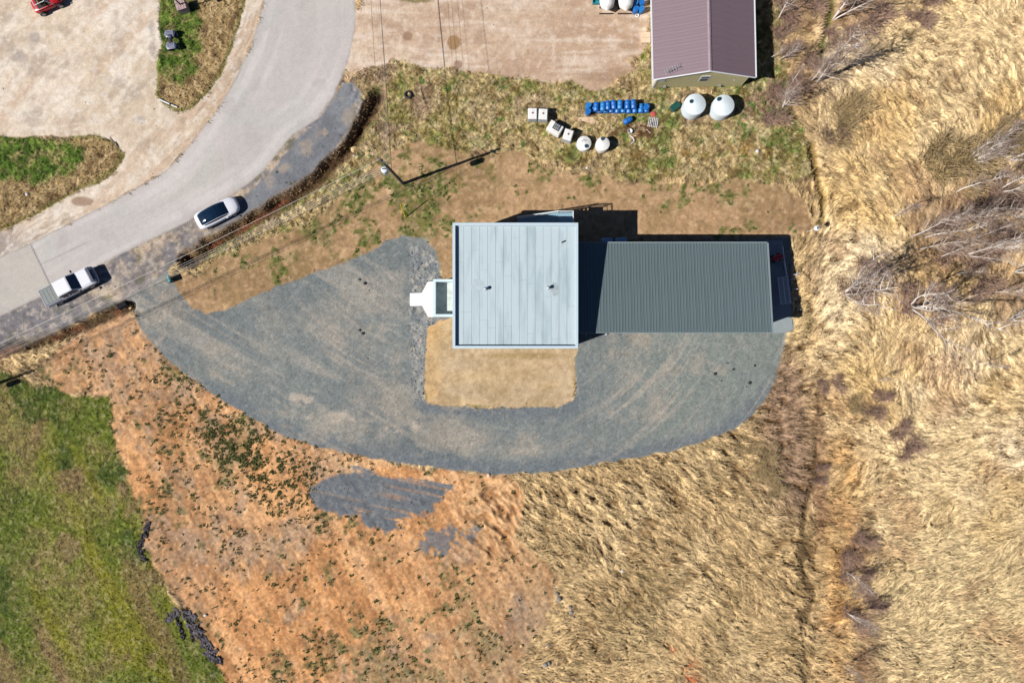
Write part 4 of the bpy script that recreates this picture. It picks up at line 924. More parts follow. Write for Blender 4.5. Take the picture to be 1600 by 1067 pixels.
for (px, py, lb) in ((918.5, 168.5, 'upright blue drum at the left end of the long pile, upper of two'), (918, 177.8, 'upright blue drum at the left end of the long pile, lower of two'), (1008, 171.5, 'single upright blue drum at the right end of the long pile'),
                     (991, 10, 'upright blue drum by the purple roof, upper left of four'), (1001, 9, 'upright blue drum by the purple roof, upper right of four'), (992, 19.5, 'upright blue drum by the purple roof, lower left of four'), (1000.5, 19.5, 'upright blue drum by the purple roof, lower right of four')):
    place_drum(G3(px, py), (0, 0, random.uniform(0, 3)), lb)
place_drum(G3(974.5, 193)+Vector((0, 0, .29)), (R(-90), 0, R(-62)), 'single blue drum lying on its side below the long pile')
# long white tanks at the top edge
def leg_tank(px, lb, hatch):
    t = thing('long_tank', lb, 'tank', G3(px, -12), R(0), 'long white tanks at the top edge'); r = .80; rings = []
    for k in range(11):
        u = -1+2*k/10; f_ = (1-abs(u)**5)**.5*.999+.001; rings.append([(r*f_*math.cos(6.283*i/24), u*2.5, 1.0+r*f_*math.sin(6.283*i/24)) for i in range(24)])
    MB().loft(rings).build('shell', wplast, t, True)
    for yy in (-1.7, 1.7): MB().box((0, yy, .2), (1.35, .1, .3)).box((-.62, yy, .45), (.08, .1, .8)).box((.62, yy, .45), (.08, .1, .8)).build('cradle', blkm, t)
    MB().box((0, -2.3, .08), (1.4, .08, .14)).build('skid', blkm, t)
    if hatch: MB().lathe([(.2, 0), (.2, .08), (.01, .1)], 16, Matrix.Translation((.1, -1.35, 1.78))).build('hatch', mat('grey hatch', (90, 96, 104), .5), t)
leg_tank(946.5, 'long white tank with a grey hatch at the top edge, left of two', True); leg_tank(975.5, 'long white tank without a hatch at the top edge, right of two', False)
T = thing('teal_trough', 'small teal trough left of the long white tanks', 'trough', G3(933, 5)); tl = mat('teal plastic', (30, 150, 160), .5)
MB().box((0, 0, .06), (1.0, .42, .1)).box((0, -.2, .2), (1.0, .05, .34)).box((0, .2, .2), (1.0, .05, .34)).box((-.48, 0, .2), (.05, .4, .34)).box((.48, 0, .2), (.05, .4, .34)).build('basin', tl, T)
def torus(name, lb, cat, loc, Rr, r, m, rot=(0, 0, 0)):
    mb = MB(); n = 28; mb.loft([[((Rr+r*math.cos(6.283*j/10))*math.cos(6.283*i/n), (Rr+r*math.cos(6.283*j/10))*math.sin(6.283*i/n), r+r*math.sin(6.283*j/10)) for j in range(10)] for i in range(n+1)], caps=False)
    o = mb.build(name, m, smooth=True); o.location = loc; o.rotation_euler = rot; return tag(o, lb, cat)
torus('hose_ring', 'small pale ring lying below the four upright blue drums', 'ring', G3(995.5, 25), .15, .06, wplast)
torus('tyre', 'dark worn tyre lying in the rough grass near the road bend', 'tyre', G3(638, 149)+Vector((0, 0, .02)), .32, .12, dark)
# flat bits
T = thing('wire_rack', 'pale slatted rack lying in the grass right of the blue drums', 'rack', G3(1020, 192), R(-10))
for yy in (-.42, .42): MB().box((0, yy, .06), (1.05, .06, .06)).build('rail', wood, T)
sm = MB().box((0, 0, .1), (.07, 1.0, .04)).mesh('slat')
for i in range(6): part('slat', sm, T, white, (-.46+i*.184, 0, 0))
o = MB().lathe([(.28, 0), (.28, .05), (.22, .07), (.01, .07)], 20).build('red_disc', mat('faded red lid', (206, 92, 84), .6), smooth=True); o.location = G3(1020, 179)+Vector((0, 0, .06)); tag(o, 'faded red round lid in the grass right of the blue drums', 'lid')
b_ = MB(); random.seed(8)
pp = [(905, 184), (931, 183), (932, 195), (925, 194), (912, 190), (902, 190)]; b_.add([(*W(x, y), .04) for x, y in pp]+[(*W(x, y), .07) for x, y in pp], [(5,4,3,2,1,0), (6,7,8,9,10,11)]+[(i, (i+1) % 6, 6+(i+1) % 6, 6+i) for i in range(6)])
tag(b_.build('plywood_scrap', mat('peach board', (232, 200, 164), .8, 0, .08, 3)), 'peach coloured scrap of board in the grass below the left end of the drums', 'board')
T = thing('green_bin', 'dark green bin lying in the grass between the drums and the large tanks', 'bin', G3(1053, 169), R(40))
MB().loft([[(-.5*a, -.3*a, z), (.5*a, -.3*a, z), (.5*a, .3*a, z), (-.5*a, .3*a, z)] for z, a in ((0, .85), (.5, 1))]).build('body', greenp, T); MB().box((0, 0, .53), (1.06, .66, .06)).build('lid', greenp, T, bevel=.02); MB().tube([(.5, -.3, .5), (.5, .3, .5)], .04, 6).build('handle', dark, T)
T = thing('scrap_frame', 'bent white frame with a bleached pot in the rough grass below the drums', 'scrap', G3(986, 213))
MB().lathe([(.2, 0), (.26, .3), (.24, .32), (.18, .05)], 14, Matrix.Translation((-.15, .45, .02))).build('pot', wplast, T); MB().tube([(-.2, .1, .1), (.18, -.2, .15), (.3, -.55, .12), (.0, -.85, .1)], .045, 6).build('frame', white, T)
T = thing('stick', 'thin pale stick on the mud patch below the slatted rack', 'stick', G3(1013, 206)); MB().tube([(-.2, .25, .05), (.2, -.2, .08)], .025, 5).build('rod', white, T)

# ---------- power line ----------
def upole(loc, top, rz, lb, trans=True, guy=False):
    t = thing('utility_pole', lb, 'utility pole', loc)
    tx, ty = top; H_ = 10.4
    MB().tube([(0, 0, -.3), (tx*.5, ty*.5, H_*.5), (tx, ty, H_)], [.17, .145, .11], 12).build('pole', polew, t, True)
    ux, uy = math.cos(rz), math.sin(rz)
    for z, w in ((9.6, .6),):
        MB().tube([(tx*z/H_-ux*w, ty*z/H_-uy*w, z), (tx*z/H_+ux*w, ty*z/H_+uy*w, z)], .055, 4).build('crossarm', polew, t)
        for s_ in (-1, -.35, .35, 1):
            MB().lathe([(.03, 0), (.05, .06), (.03, .1), (.05, .14), (.02, .2)], 8, Matrix.Translation((tx*z/H_+ux*w*s_*.92, ty*z/H_+uy*w*s_*.92, z+.05))).build('insulator', steel, t)
    if trans:
        c = (tx*.78+(-.08), ty*.78-.55, 7.5)
        b_ = MB().lathe([(.25, 0), (.29, .05), (.29, .95), (.3, .98), (.26, 1.04), (.01, 1.08)], 18, Matrix.Translation(c)).build('transformer', mat('white transformer', (226, 236, 240), .4), t, True)
        for a in (-.1, .12): MB().lathe([(.04, 0), (.06, .08), (.03, .2)], 8, Matrix.Translation((c[0]+a, c[1]+.05, c[2]+1.05))).build('bushing', blkm, b_)
        MB().tube([(tx*.8, ty*.8, 8.0), (c[0], c[1], 8.0)], .04, 4).build('bracket', steel, t)
    return t
p1 = G3(630, 287); t1 = (-.41, -.19); p1.z = gz(p1.x, p1.y); upole(p1, t1, R(147), 'grey utility pole with a white transformer above the parking gravel')
p2 = Vector((-59.9, -6.7, 0)); p3 = Vector((-15.2, 66, 0))
upole(p2, (0, 0), R(110), 'utility pole past the left edge whose shadow enters the photo', True); upole(p3, (0, 0), R(178), 'utility pole past the top edge carrying the same wires', False)
wirem = mat('bright aluminium wire', (224, 220, 210), .35, .3, .05, 1); wired = mat('black cable', (60, 58, 58), .6)
def wire(a, b_, sag, r, m, lb, n=24):
    pts = []
    for i in range(n+1):
        t = i/n; p = a.lerp(b_, t); p.z -= 4*sag*t*(1-t); pts.append(p)
    o = MB().tube(pts, r, 5).build('power_line', m); return tag(o, lb, 'power line', 'overhead wires')
u1 = Vector((math.cos(R(147)), math.sin(R(147)), 0)); u2 = Vector((math.cos(R(110)), math.sin(R(110)), 0)); u3 = Vector((math.cos(R(178)), math.sin(R(178)), 0))
tp1 = p1+Vector((t1[0], t1[1], 0))
for i, (s_, z1, m_, r_) in enumerate(((0, 10.3, wirem, .019), (0, 8.3, wirem, .012), (0, 7.7, wirem, .013), (0, 7.0, wirem, .013), (0, 6.5, wirem, .012))):
    pl = ['topmost', 'second highest', 'third highest', 'fourth highest', 'lowest'][i]
    wire(tp1*.9+p1*.1+Vector((0, 0, z1)), p2+Vector((0, 0, z1)), .9, r_, m_, '%s of the bright wires crossing the driveway mouth' % pl)
    wire(tp1*.9+p1*.1+Vector((0, 0, z1)), p3+Vector((.35*i, 0, z1)), .9, r_*.75, wired if i in (0,) else mat('grey wire', (190, 176, 160), .5), '%s of the wires running up from the pole past the road' % pl)
wire(p1+Vector((-.2, 0, 5.7)), p2+Vector((0, 0, 5.7)), .7, .022, wired, 'thick black cable slung below the bright wires towards the left edge')
wire(p1+Vector((-.2, 0, 5.7)), p3+Vector((0, 0, 5.7)), .7, .032, wired, 'thick black cable slung below the wires towards the top edge')
T = thing('guy_wire', 'guy wire with a yellow guard anchored south of the utility pole', 'guy wire', (0, 0, 0)); ga = G3(634, 340); gt = tp1+Vector((0, 0, 9.0))
MB().tube([ga, gt], .014, 5).build('cable', steel, T); dd = (gt-ga).normalized(); MB().tube([ga+dd*.1, ga+dd*2.6], .055, 8).build('guard', mat('yellow guard', (236, 200, 20), .5), T)

# ---------- vehicles ----------
def wheel(parent, x, y, r=.34, w=.22):
    Mx = Matrix.Translation((x, y, r)) @ Matrix.Rotation(math.pi/2, 4, 'X')
    wv = MB().lathe([(r*.62, -w/2), (r*.95, -w/2), (r, -w/4), (r, w/4), (r*.95, w/2), (r*.62, w/2)], 24, Mx).build('wheel', dark, parent, True)
    MB().lathe([(r*.6, -w/2-.008), (r*.6, w/2+.008)], 16, Mx).build('rim', steel, wv)
def shell_patch(fn, u0, u1, v0, v1, nu, nv, th, name, m, parent):
    rings = [[fn(u0+(u1-u0)*i/nu, v0+(v1-v0)*j/nv) for j in range(nv+1)] for i in range(nu+1)]
    c = Vector((0, 0, .8)); out = []
    for r in rings: out.append([tuple(Vector(p)+(Vector((0, p[1], p[2]-.6)).normalized()*th)) for p in r])
    mb = MB().loft(out, caps=False, closed=False); return mb.build(name, m, parent, True)
# white electric-style hatchback with all-glass roof
T = thing('parked_car', 'white car with a dark all-glass roof parked on the road shoulder', 'car', G3(343.5, 334.5)+Vector((0, 0, 0)), R(27.5))
st = [(-2.34,.50,.62,.16,2.4),(-2.28,.74,.62,.28,2.8),(-2.1,.86,.64,.36,3),(-1.6,.93,.63,.40,3.4),(-.8,.95,.61,.40,3.6),(.3,.95,.60,.39,3.6),(1.1,.95,.58,.38,3.4),(1.7,.92,.56,.34,3.2),(2.1,.80,.54,.29,2.8),(2.28,.58,.52,.22,2.6),(2.35,.34,.5,.14,2.4)]
MB().loft([se_ring(x, w, z, h, p, 28) for x, w, z, h, p in st]).build('body', carw, T, True)
gh = [(-2.02,.52,.90,.04),(-1.7,.66,.90,.30),(-1.2,.71,.92,.44),(-.5,.73,.93,.52),(.1,.73,.93,.51),(.55,.72,.92,.38),(1.0,.70,.90,.16),(1.22,.62,.88,.04)]
def ghf(u, v):                                # u along 0..1, v angle 0..pi over the top
    k = u*(len(gh)-1); i = min(int(k), len(gh)-2); t = k-i; a, b_ = gh[i], gh[i+1]; x, w, z, h = [a[q]*(1-t)+b_[q]*t for q in range(4)]
    c, s_ = math.cos(v), math.sin(v); return (x, (w+.06)*math.copysign(abs(c)**.72, c), z+h*abs(s_)**.72)
MB().loft([[ghf(i/20, math.pi*j/16) for j in range(17)] for i in range(21)], caps=False, closed=False).build('cabin', carw, T, True)
shell_patch(ghf, .06, .97, math.pi*.20, math.pi*.80, 24, 14, .012, 'glass_roof', glass, T)
for s_, v0, v1 in ((1, .05, .155), (-1, .845, .95)): shell_patch(ghf, .18, .84, math.pi*v0, math.pi*v1, 14, 3, .012, 'side_window', glass, T)
for s_ in (-1, 1):
    MB().loft([se_ring(.72, .06, .98, .05, 2, 8, s_*1.02), se_ring(.86, .08, .98, .06, 2, 8, s_*1.04), se_ring(.92, .03, .98, .03, 2, 8, s_*1.04)]).build('mirror', carw, T, True)
    hl = MB().box((2.0, s_*.62, .70), (.34, .2, .14), -s_*.55).build('headlight', mat('dark lamp glass', (60, 84, 120), .15), T, bevel=.03); tlg = MB().box((-2.22, s_*.60, .70), (.1, .3, .1), s_*.4).build('tail_light', mat('red lamp', (150, 20, 24), .3), T)
    for xx in (-1.42, 1.42): wheel(T, xx, s_*.84)
# white pickup with covered bed
T = thing('pickup_truck', 'white crew cab pickup with a grey bed cover parked at the driveway mouth', 'pickup truck', G3(117, 448.5), R(27.5))
silver = mat('dull silver paint', (196, 196, 204), .35, .1, .05, 3)
st = [(-2.88,.90,.78,.24),(-2.85,.96,.82,.36),(-1.1,.98,.84,.38),(1.4,.98,.82,.37),(2.3,.97,.80,.35),(2.62,.92,.78,.32)]
MB().loft([se_ring(x, w, z, h, 5, 28) for x, w, z, h in st]).build('body', carw, T, True)
bc = MB().box((-2.0, 0, 1.235), (1.62, 1.72, .05)).build('bed_cover', mat('grey bed cover', (96, 104, 108), .6, 0, .08, 3), T, bevel=.015)
for i in range(4): MB().box((-2.6+i*.4, 0, 1.265), (.34, 1.5, .02)).build('rib', mat('bed cover rib', (106, 116, 116), .6), bc)
for s_ in (-1, 1): MB().box((-2.0, s_*.92, 1.235), (1.72, .06, .07)).build('bed_rail', silver, T, bevel=.02)
MB().box((-2.86, 0, 1.0), (.08, 1.86, .55)).build('tailgate', silver, T, bevel=.02)
MB().box((-2.98, 0, .58), (.16, 1.86, .2)).build('rear_bumper', silver, T, bevel=.03)
cabs = [(-1.16,.86,1.12),(-1.02,.80,1.80),(-.95,.78,1.86),(.42,.78,1.86),(.55,.79,1.82),(1.2,.88,1.14)]
def cab_ring(x, w, zt): return [(x, -w-.06, 1.1), (x, -w, max(1.12, zt-.06)), (x, -w+.10, zt), (x, w-.10, zt), (x, w, max(1.12, zt-.06)), (x, w+.06, 1.1)]
MB().loft([cab_ring(*c) for c in cabs]).build('cab', carw, T)
MB().add([(.56,-.70,1.845),(.56,.70,1.845),(1.20,.80,1.175),(1.20,-.80,1.175)], [(0,1,2,3)]).add([(.56,-.70,1.825),(.56,.70,1.825),(1.20,.80,1.155),(1.20,-.80,1.155)], [(3,2,1,0)]).build('windshield', glass, T)
MB().add([(-1.045,-.66,1.74),(-1.045,.66,1.74),(-1.14,.72,1.25),(-1.14,-.72,1.25)], [(3,2,1,0)]).build('rear_window', glass, T)
for s_ in (-1, 1):
    for x0_, x1_ in ((-.9, -.25), (-.15, .6)):
        xe = .28 if x1_ > 0 else 0
        MB().add([(x0_, s_*.955, 1.16), (x1_+xe, s_*.955, 1.16), (x1_, s_*.815, 1.74), (x0_+.04, s_*.815, 1.74)], [(0,1,2,3)]).build('side_window', glass, T)
    MB().box((1.0, s_*1.13, 1.28), (.14, .26, .2)).build('mirror', dark, T, bevel=.03)
    MB().box((2.62, s_*.72, .92), (.16, .34, .2)).build('headlight', mat('clear lamp glass', (210, 215, 225), .1), T, bevel=.03)
    for xx in (-1.85, 1.85): wheel(T, xx, s_*.86, .4, .27)
MB().loft([[(1.22, -.80, 1.16), (1.22, .80, 1.16), (1.22, .80, 1.19), (1.22, -.80, 1.19)], [(2.3, -.74, 1.12), (2.3, .74, 1.12), (2.3, .74, 1.17), (2.3, -.74, 1.17)], [(2.42, -.7, 1.08), (2.42, .7, 1.08), (2.42, .7, 1.10), (2.42, -.7, 1.10)]]).build('hood', carw, T, bevel=.02)
MB().box((2.60, 0, .92), (.12, 1.08, .34)).build('grille', blkm, T, bevel=.02); MB().box((2.50, 0, 1.12), (.30, 1.66, .05)).build('hood_deflector', mat('smoked plastic', (60, 66, 84), .3), T, bevel=.02)
MB().loft([se_ring(2.62, .96, .58, .14, 5, 16), se_ring(2.82, .86, .58, .13, 4, 16), se_ring(2.9, .6, .58, .1, 4, 16)]).build('front_bumper', silver, T, True)
# quad bike
T = thing('quad_bike', 'dark blue grey quad bike parked on the island of grass by the road', 'quad bike', G3(271.5, 67), R(97)); qb = mat('slate blue plastic', (110, 116, 140), .4, 0, .2, 4); qw = mat('pale fender', (190, 196, 210), .4)
MB().loft([se_ring(-.85, .18, .6, .12), se_ring(-.4, .24, .66, .16), se_ring(.0, .16, .72, .14), se_ring(.45, .24, .68, .18), se_ring(.85, .2, .6, .12)]).build('body', qb, T, True)
for s_, xx in ((1, .62), (-1, -.62)):
    MB().loft([se_ring(xx-.34, .42, .68, .05), se_ring(xx-.1, .56, .72, .09), se_ring(xx+.15, .56, .70, .09), se_ring(xx+.38, .40, .60, .05)]).build('fender', qb, T, True)
    rk_ = MB()
    for i in range(4): rk_.tube([(xx-.25+i*.16, -.36, .86), (xx-.25+i*.16, .36, .86)], .016, 5)
    for y_2 in (-.36, .36): rk_.tube([(xx-.3, y_2, .86), (xx+.3, y_2, .86)], .018, 5)
    rk_.build('cargo_rack', qw, T)
    for y_2 in (-.48, .48): wheel(T, xx, y_2, .3, .26)
MB().loft([se_ring(-.45, .15, .82, .05), se_ring(-.2, .17, .86, .07), se_ring(.12, .12, .84, .05)]).build('seat', dark, T, True)
MB().tube([(.25, -.42, 1.0), (.33, -.2, 1.05), (.33, .2, 1.05), (.25, .42, 1.0)], .022, 6).tube([(.45, 0, .75), (.33, 0, 1.05)], .03, 6).build('handlebar', blkm, T)
# red open vehicle at the top edge
T = thing('utility_vehicle', 'red open utility vehicle with a white tube frame cut by the top left edge', 'utility vehicle', G3(80, 8), R(25))
MB().loft([se_ring(-1.5, .55, .6, .28, 3.5), se_ring(-1.3, .72, .62, .34, 3.5), se_ring(.3, .74, .6, .3, 3.5), se_ring(1.0, .70, .62, .3, 3), se_ring(1.45, .5, .55, .2, 2.6)]).build('body', redm, T, True)
MB().box((-.35, 0, .93), (1.3, 1.1, .05)).build('floor', blkm, T); MB().loft([se_ring(.55, .5, .9, .05), se_ring(.95, .48, .88, .06), se_ring(1.3, .35, .8, .04)]).build('hood', redm, T, True)
for s_ in (-1, 1):
    MB().tube([(.6, s_*.66, .8), (.2, s_*.6, 1.75), (-.9, s_*.6, 1.75), (-1.1, s_*.66, .8)], .04, 6).build('frame_tube', white, T); MB().box((-.3, s_*.28, 1.05), (.45, .42, .22)).box((-.52, s_*.28, 1.3), (.12, .42, .5)).build('seat', mat('patterned seat', (150, 120, 60), .7, 0, .6, 9), T, bevel=.03)
    for xx in (-1.0, 1.0): wheel(T, xx, s_*.72, .32, .25)
    MB().box((1.42, s_*.38, .66), (.1, .16, .1)).build('headlight', mat('clear lamp glass', (210, 215, 225), .1), T)
for xx in (.2, -.9): MB().tube([(xx, -.6, 1.75), (xx, .6, 1.75)], .04, 6).build('frame_tube', white, T)
MB().tube([(.35, .12, 1.12), (.3, .3, 1.2), (.35, .46, 1.12)], .02, 5).build('steering_wheel', dark, T); MB().box((1.62, 0, .5), (.1, 1.0, .12)).build('bumper', blkm, T)

# ---------- small roadside things ----------
T = thing('sign_post', 'dark sign post standing on a low square timber box in the grass island', 'sign post', G3(289, 15), R(18))
b_ = MB().box((0, 0, .5), (.98, .98, 1.0)).build('timber_box', mat('grey purple timber', (178, 152, 150), .85, 0, .2, 4, dirt=(140, 120, 110)), T)
for i in range(4): MB().box((-.38+i*.255, 0, 1.02), (.22, 1.06, .04)).build('board', mat('grey purple timber', (178, 152, 150), .85), b_)
MB().tube([(0, 0, 0), (0, 0, 4.0)], .07, 8).build('post', dark, T); MB().box((0, 0, 3.6), (.08, 1.0, .7)).build('sign_panel', blkm, T)
def board(a, b_, w, m, name, lb):
    pa, pb = G3(*a), G3(*b_); mid = (pa+pb)/2; o = MB().box((0, 0, .1), ((pb-pa).length, w, .14)).build(name, m, bevel=.02); o.location = mid+Vector((0, 0, gz(mid.x, mid.y))); o.rotation_euler = (0, 0, math.atan2(pb.y-pa.y, pb.x-pa.x)); tag(o, lb, 'board')
board((249.5, 156), (266, 163.5), .14, white, 'timber_rail', 'upper of two pale boards lying at the tip of the grass island'); board((268, 164.5), (277.5, 168.5), .14, white, 'timber_rail', 'lower and shorter of two pale boards at the tip of the grass island')
board((171.5, 214), (189.5, 237.5), .16, polew, 'timber_rail', 'dark timber rail lying at the corner of the lawn across the road')
T = thing('green_box', 'small teal box beside the ditch at the driveway mouth', 'box', G3(269, 437), R(-65)); MB().box((0, 0, .4), (.6, .42, .8)).build('body', greenp, T, bevel=.03); MB().box((0, 0, .82), (.64, .2, .05)).build('lid_stripe', mat('teal plastic', (30, 150, 160), .5), T)
T = thing('culvert_pipe', 'corrugated culvert end poking from the ditch beside the driveway mouth', 'culvert', G3(194, 474), R(27.5))
mb = MB()
for i in range(10): mb.lathe([(.30, 0), (.34, .05), (.30, .1)], 20, Matrix.Translation((-.9+i*.1, 0, -.38)) @ Matrix.Rotation(math.pi/2, 4, 'Y'))
mb.build('pipe', blkm, T, True)
def rock(px, py, r, m, lb, seed, cat='rock'):
    random.seed(seed); mb = MB(); n = 9; rings = []
    for k in range(5):
        v = -1.2+k*.6; rr = math.cos(v)*r; rings.append([(rr*math.cos(6.283*i/n)*random.uniform(.75, 1.2), rr*math.sin(6.283*i/n)*random.uniform(.7, 1.1), r*.7*math.sin(v)+r*.3) for i in range(n)])
    o = mb.loft(rings).build('rock', m); o.location = G3(px, py); o.location.z = gz(o.location.x, o.location.y); return tag(o, lb, cat)
pale = mat('pale stone', (226, 220, 206), .9, 0, .12, 5, .4, 10); tan_ = mat('tan stone', (214, 186, 130), .9, 0, .1, 5, .4, 10); grst = mat('grey stone', (152, 144, 134), .9, 0, .2, 5, .4, 10)
rock(973, 893.5, .2, pale, 'single white stone in the dull dry grass low in the photo', 1); rock(195, 478, .3, tan_, 'tan boulder in the culvert mouth by the driveway', 2); rock(552, 232, .38, tan_, 'tan boulder in the ditch below the road bend', 3); rock(553, 244, .14, pale, 'small white stone in the ditch below the tan boulder', 4)
rock(43, 304, .22, pale, 'pale stone on the edge of the lawn across the road', 5); rock(763.5, 742, .2, pale, 'small pale stone at the southern tip of the gravel', 6); rock(1183, 237, .24, pale, 'pale stone on the amber grass below the large tanks', 7); rock(917, 263, .18, pale, 'small white stone at the edge of the bare soil below the round tanks', 8)
rock(1469, 241, .35, pale, 'pale slab lying in the golden field near the top right thicket', 9); rock(1255, 102, .2, pale, 'white stone under the birches right of the purple roof', 10); rock(318, 963, .2, pale, 'pale stone on the orange soil beside the black silt fence', 11); rock(815, 1011, .2, tan_, 'yellow tan stone in the grey rubble near the bottom', 12)
rk = [(868,922),(871,930),(874,938),(879,945),(891,950),(893,958),(897,966),(857,1010),(853,1040),(846,1046),(858,1038),(1043+400-400+0,1000)]
for i, (px, py) in enumerate(rk[:-1]): rock(px, py, .13+.09*(i % 3), grst, '%s grey stone from the top in the rubble line beside the dry grass' % ORD[i], 20+i)
# rocks / crumbs lying on the gravel
for i, (px, py) in enumerate(((1137,567),(1146,577),(1117,584),(1127,595),(1179,571),(1171,598),(1166,604),(562,437),(570,443),(577,454),(562,516),(567,521),(575,560))):
    rock(px, py, .08+.05*((i*7) % 3), dark, '%s of the small dark clods scattered on the gravel' % (ORD+['thirteenth'])[i], 50+i, 'clod')
# crumpled black silt fence along the lawn's edge
def fence(path, wd_, lb, seed):
    rr = random.Random(seed); mb = MB(); rings = []
    P_ = []
    for k in range(len(path)-1):
        for t in range(14): P_.append((path[k][0]+(path[k+1][0]-path[k][0])*t/14, path[k][1]+(path[k+1][1]-path[k][1])*t/14))
    for k, (px, py) in enumerate(P_):
        c = G3(px+rr.uniform(-.7, .7), py+rr.uniform(-.7, .7)); c.z = gz(c.x, c.y); ww = wd_*(.75+.35*math.sin(k*.9)+rr.uniform(-.15, .15)); a = rr.uniform(-.35, .35)+.4*math.sin(k*.7)
        rings.append([tuple(c+Vector((math.cos(a)*ww*(q/12-.5+rr.uniform(-.03, .03)), math.sin(a)*ww*(q/12-.5), .02+rr.uniform(0, .15)*(1 if 0 < q < 12 else .1)))) for q in range(13)])
    mb.loft(rings, caps=False, closed=False)
    return tag(mb.build('silt_fence', mat('black geotextile', (78, 72, 78), .85, 0, .6, 9, dirt=(34, 30, 36))), lb, 'silt fence', 'collapsed silt fences by the field')
fence([(258, 972), (275, 952), (290, 965), (306, 985), (318, 1010), (332, 1028), (338, 1040)], 1.5, 'crumpled black silt fence in the longer heap at the corner of the green field', 1)
fence([(272, 962), (280, 985), (284, 1004)], .5, 'narrow strip of black silt fence trailing from the left of the longer heap', 2); fence([(288, 965), (296, 985), (300, 1006)], .5, 'narrow strip of black silt fence trailing from the middle of the longer heap', 4)
fence([(232, 815), (226, 835), (217, 850), (220, 866), (226, 878)], .8, 'shorter crumpled silt fence on the upper edge of the green field', 3)

# ---------- bare trees and bushes ----------
def birch_mesh(seed, stems, lean, tw=170):
    r_ = random.Random(seed); A, B_, C_ = MB(), MB(), MB()
    for s_ in range(stems):
        az = r_.uniform(0, 6.28); ln = r_.uniform(.3, 1)*lean; H_ = r_.uniform(.72, 1.0); p = Vector((0, 0, -.02)); d = Vector((math.cos(az)*ln, math.sin(az)*ln, 1)).normalized(); pts = [p.copy()]
        n = 12
        for k in range(n): d = (d+Vector((r_.gauss(0, .07), r_.gauss(0, .07), .06))).normalized(); p = p+d*(H_/n); pts.append(p.copy())
        rad = [(.0098*(1-k/(n+.6)))*(1 if stems < 3 else .8) for k in range(n+1)]; A.tube(pts, rad, 7)
        nb = 30 if stems < 3 else 16
        for q in range(nb):
            k = r_.uniform(.22, .97)*n; i = int(k); b0 = pts[i].lerp(pts[min(i+1, n)], k-i); az2 = r_.uniform(0, 6.28); L_ = (.33-.24*k/n)*r_.uniform(.6, 1.2)
            dd_ = Vector((math.cos(az2), math.sin(az2), r_.uniform(.8, 1.6))).normalized(); bp = [b0]
            for z in range(5): dd_ = (dd_+Vector((r_.gauss(0, .1), r_.gauss(0, .1), .1))).normalized(); bp.append(bp[-1]+dd_*L_/5)
            B_.tube(bp, [.0030*(1-z/6.5) for z in range(6)], 4, False)
            for z in range(int(tw/stems/nb*2)+3):
                f = r_.uniform(.25, 1)*5; j = min(int(f), 4); t0 = bp[j].lerp(bp[j+1], f-j); td = (dd_+Vector((r_.gauss(0, .7), r_.gauss(0, .7), r_.gauss(.2, .4)))).normalized(); l_ = r_.uniform(.03, .10)
                C_.tube([t0, t0+td*l_*.5, t0+(td+Vector((r_.gauss(0, .2), r_.gauss(0, .2), .1)))*l_], [.0014, .0011, .0006], 3, False)
    return A.mesh('trunk'), B_.mesh('branches'), C_.mesh('twigs')
TM = [birch_mesh(1, 1, .12), birch_mesh(2, 2, .2), birch_mesh(3, 5, .45), birch_mesh(4, 4, .5), birch_mesh(5, 1, .2), birch_mesh(6, 3, .35)]
for t in TM:
    for me, m_ in zip(t, (bark, bark, twigm)):
        me.materials.append(m_); me.polygons.foreach_set('use_smooth', [True]*len(me.polygons))
tn = 0
def tree(px, py, h, k, rz, lb, wide=1.0):
    p = G3(px, py); p.z = gz(p.x, p.y); t = thing('birch_tree', lb, 'birch tree', p, rz, 'bare birch trees')
    for me, nm in zip(TM[k], ('trunk', 'branches', 'twigs')):
        o = part(nm, me, t); o.scale = (h*wide, h*wide, h)
        if nm != 'trunk': o['kind'] = 'stuff'
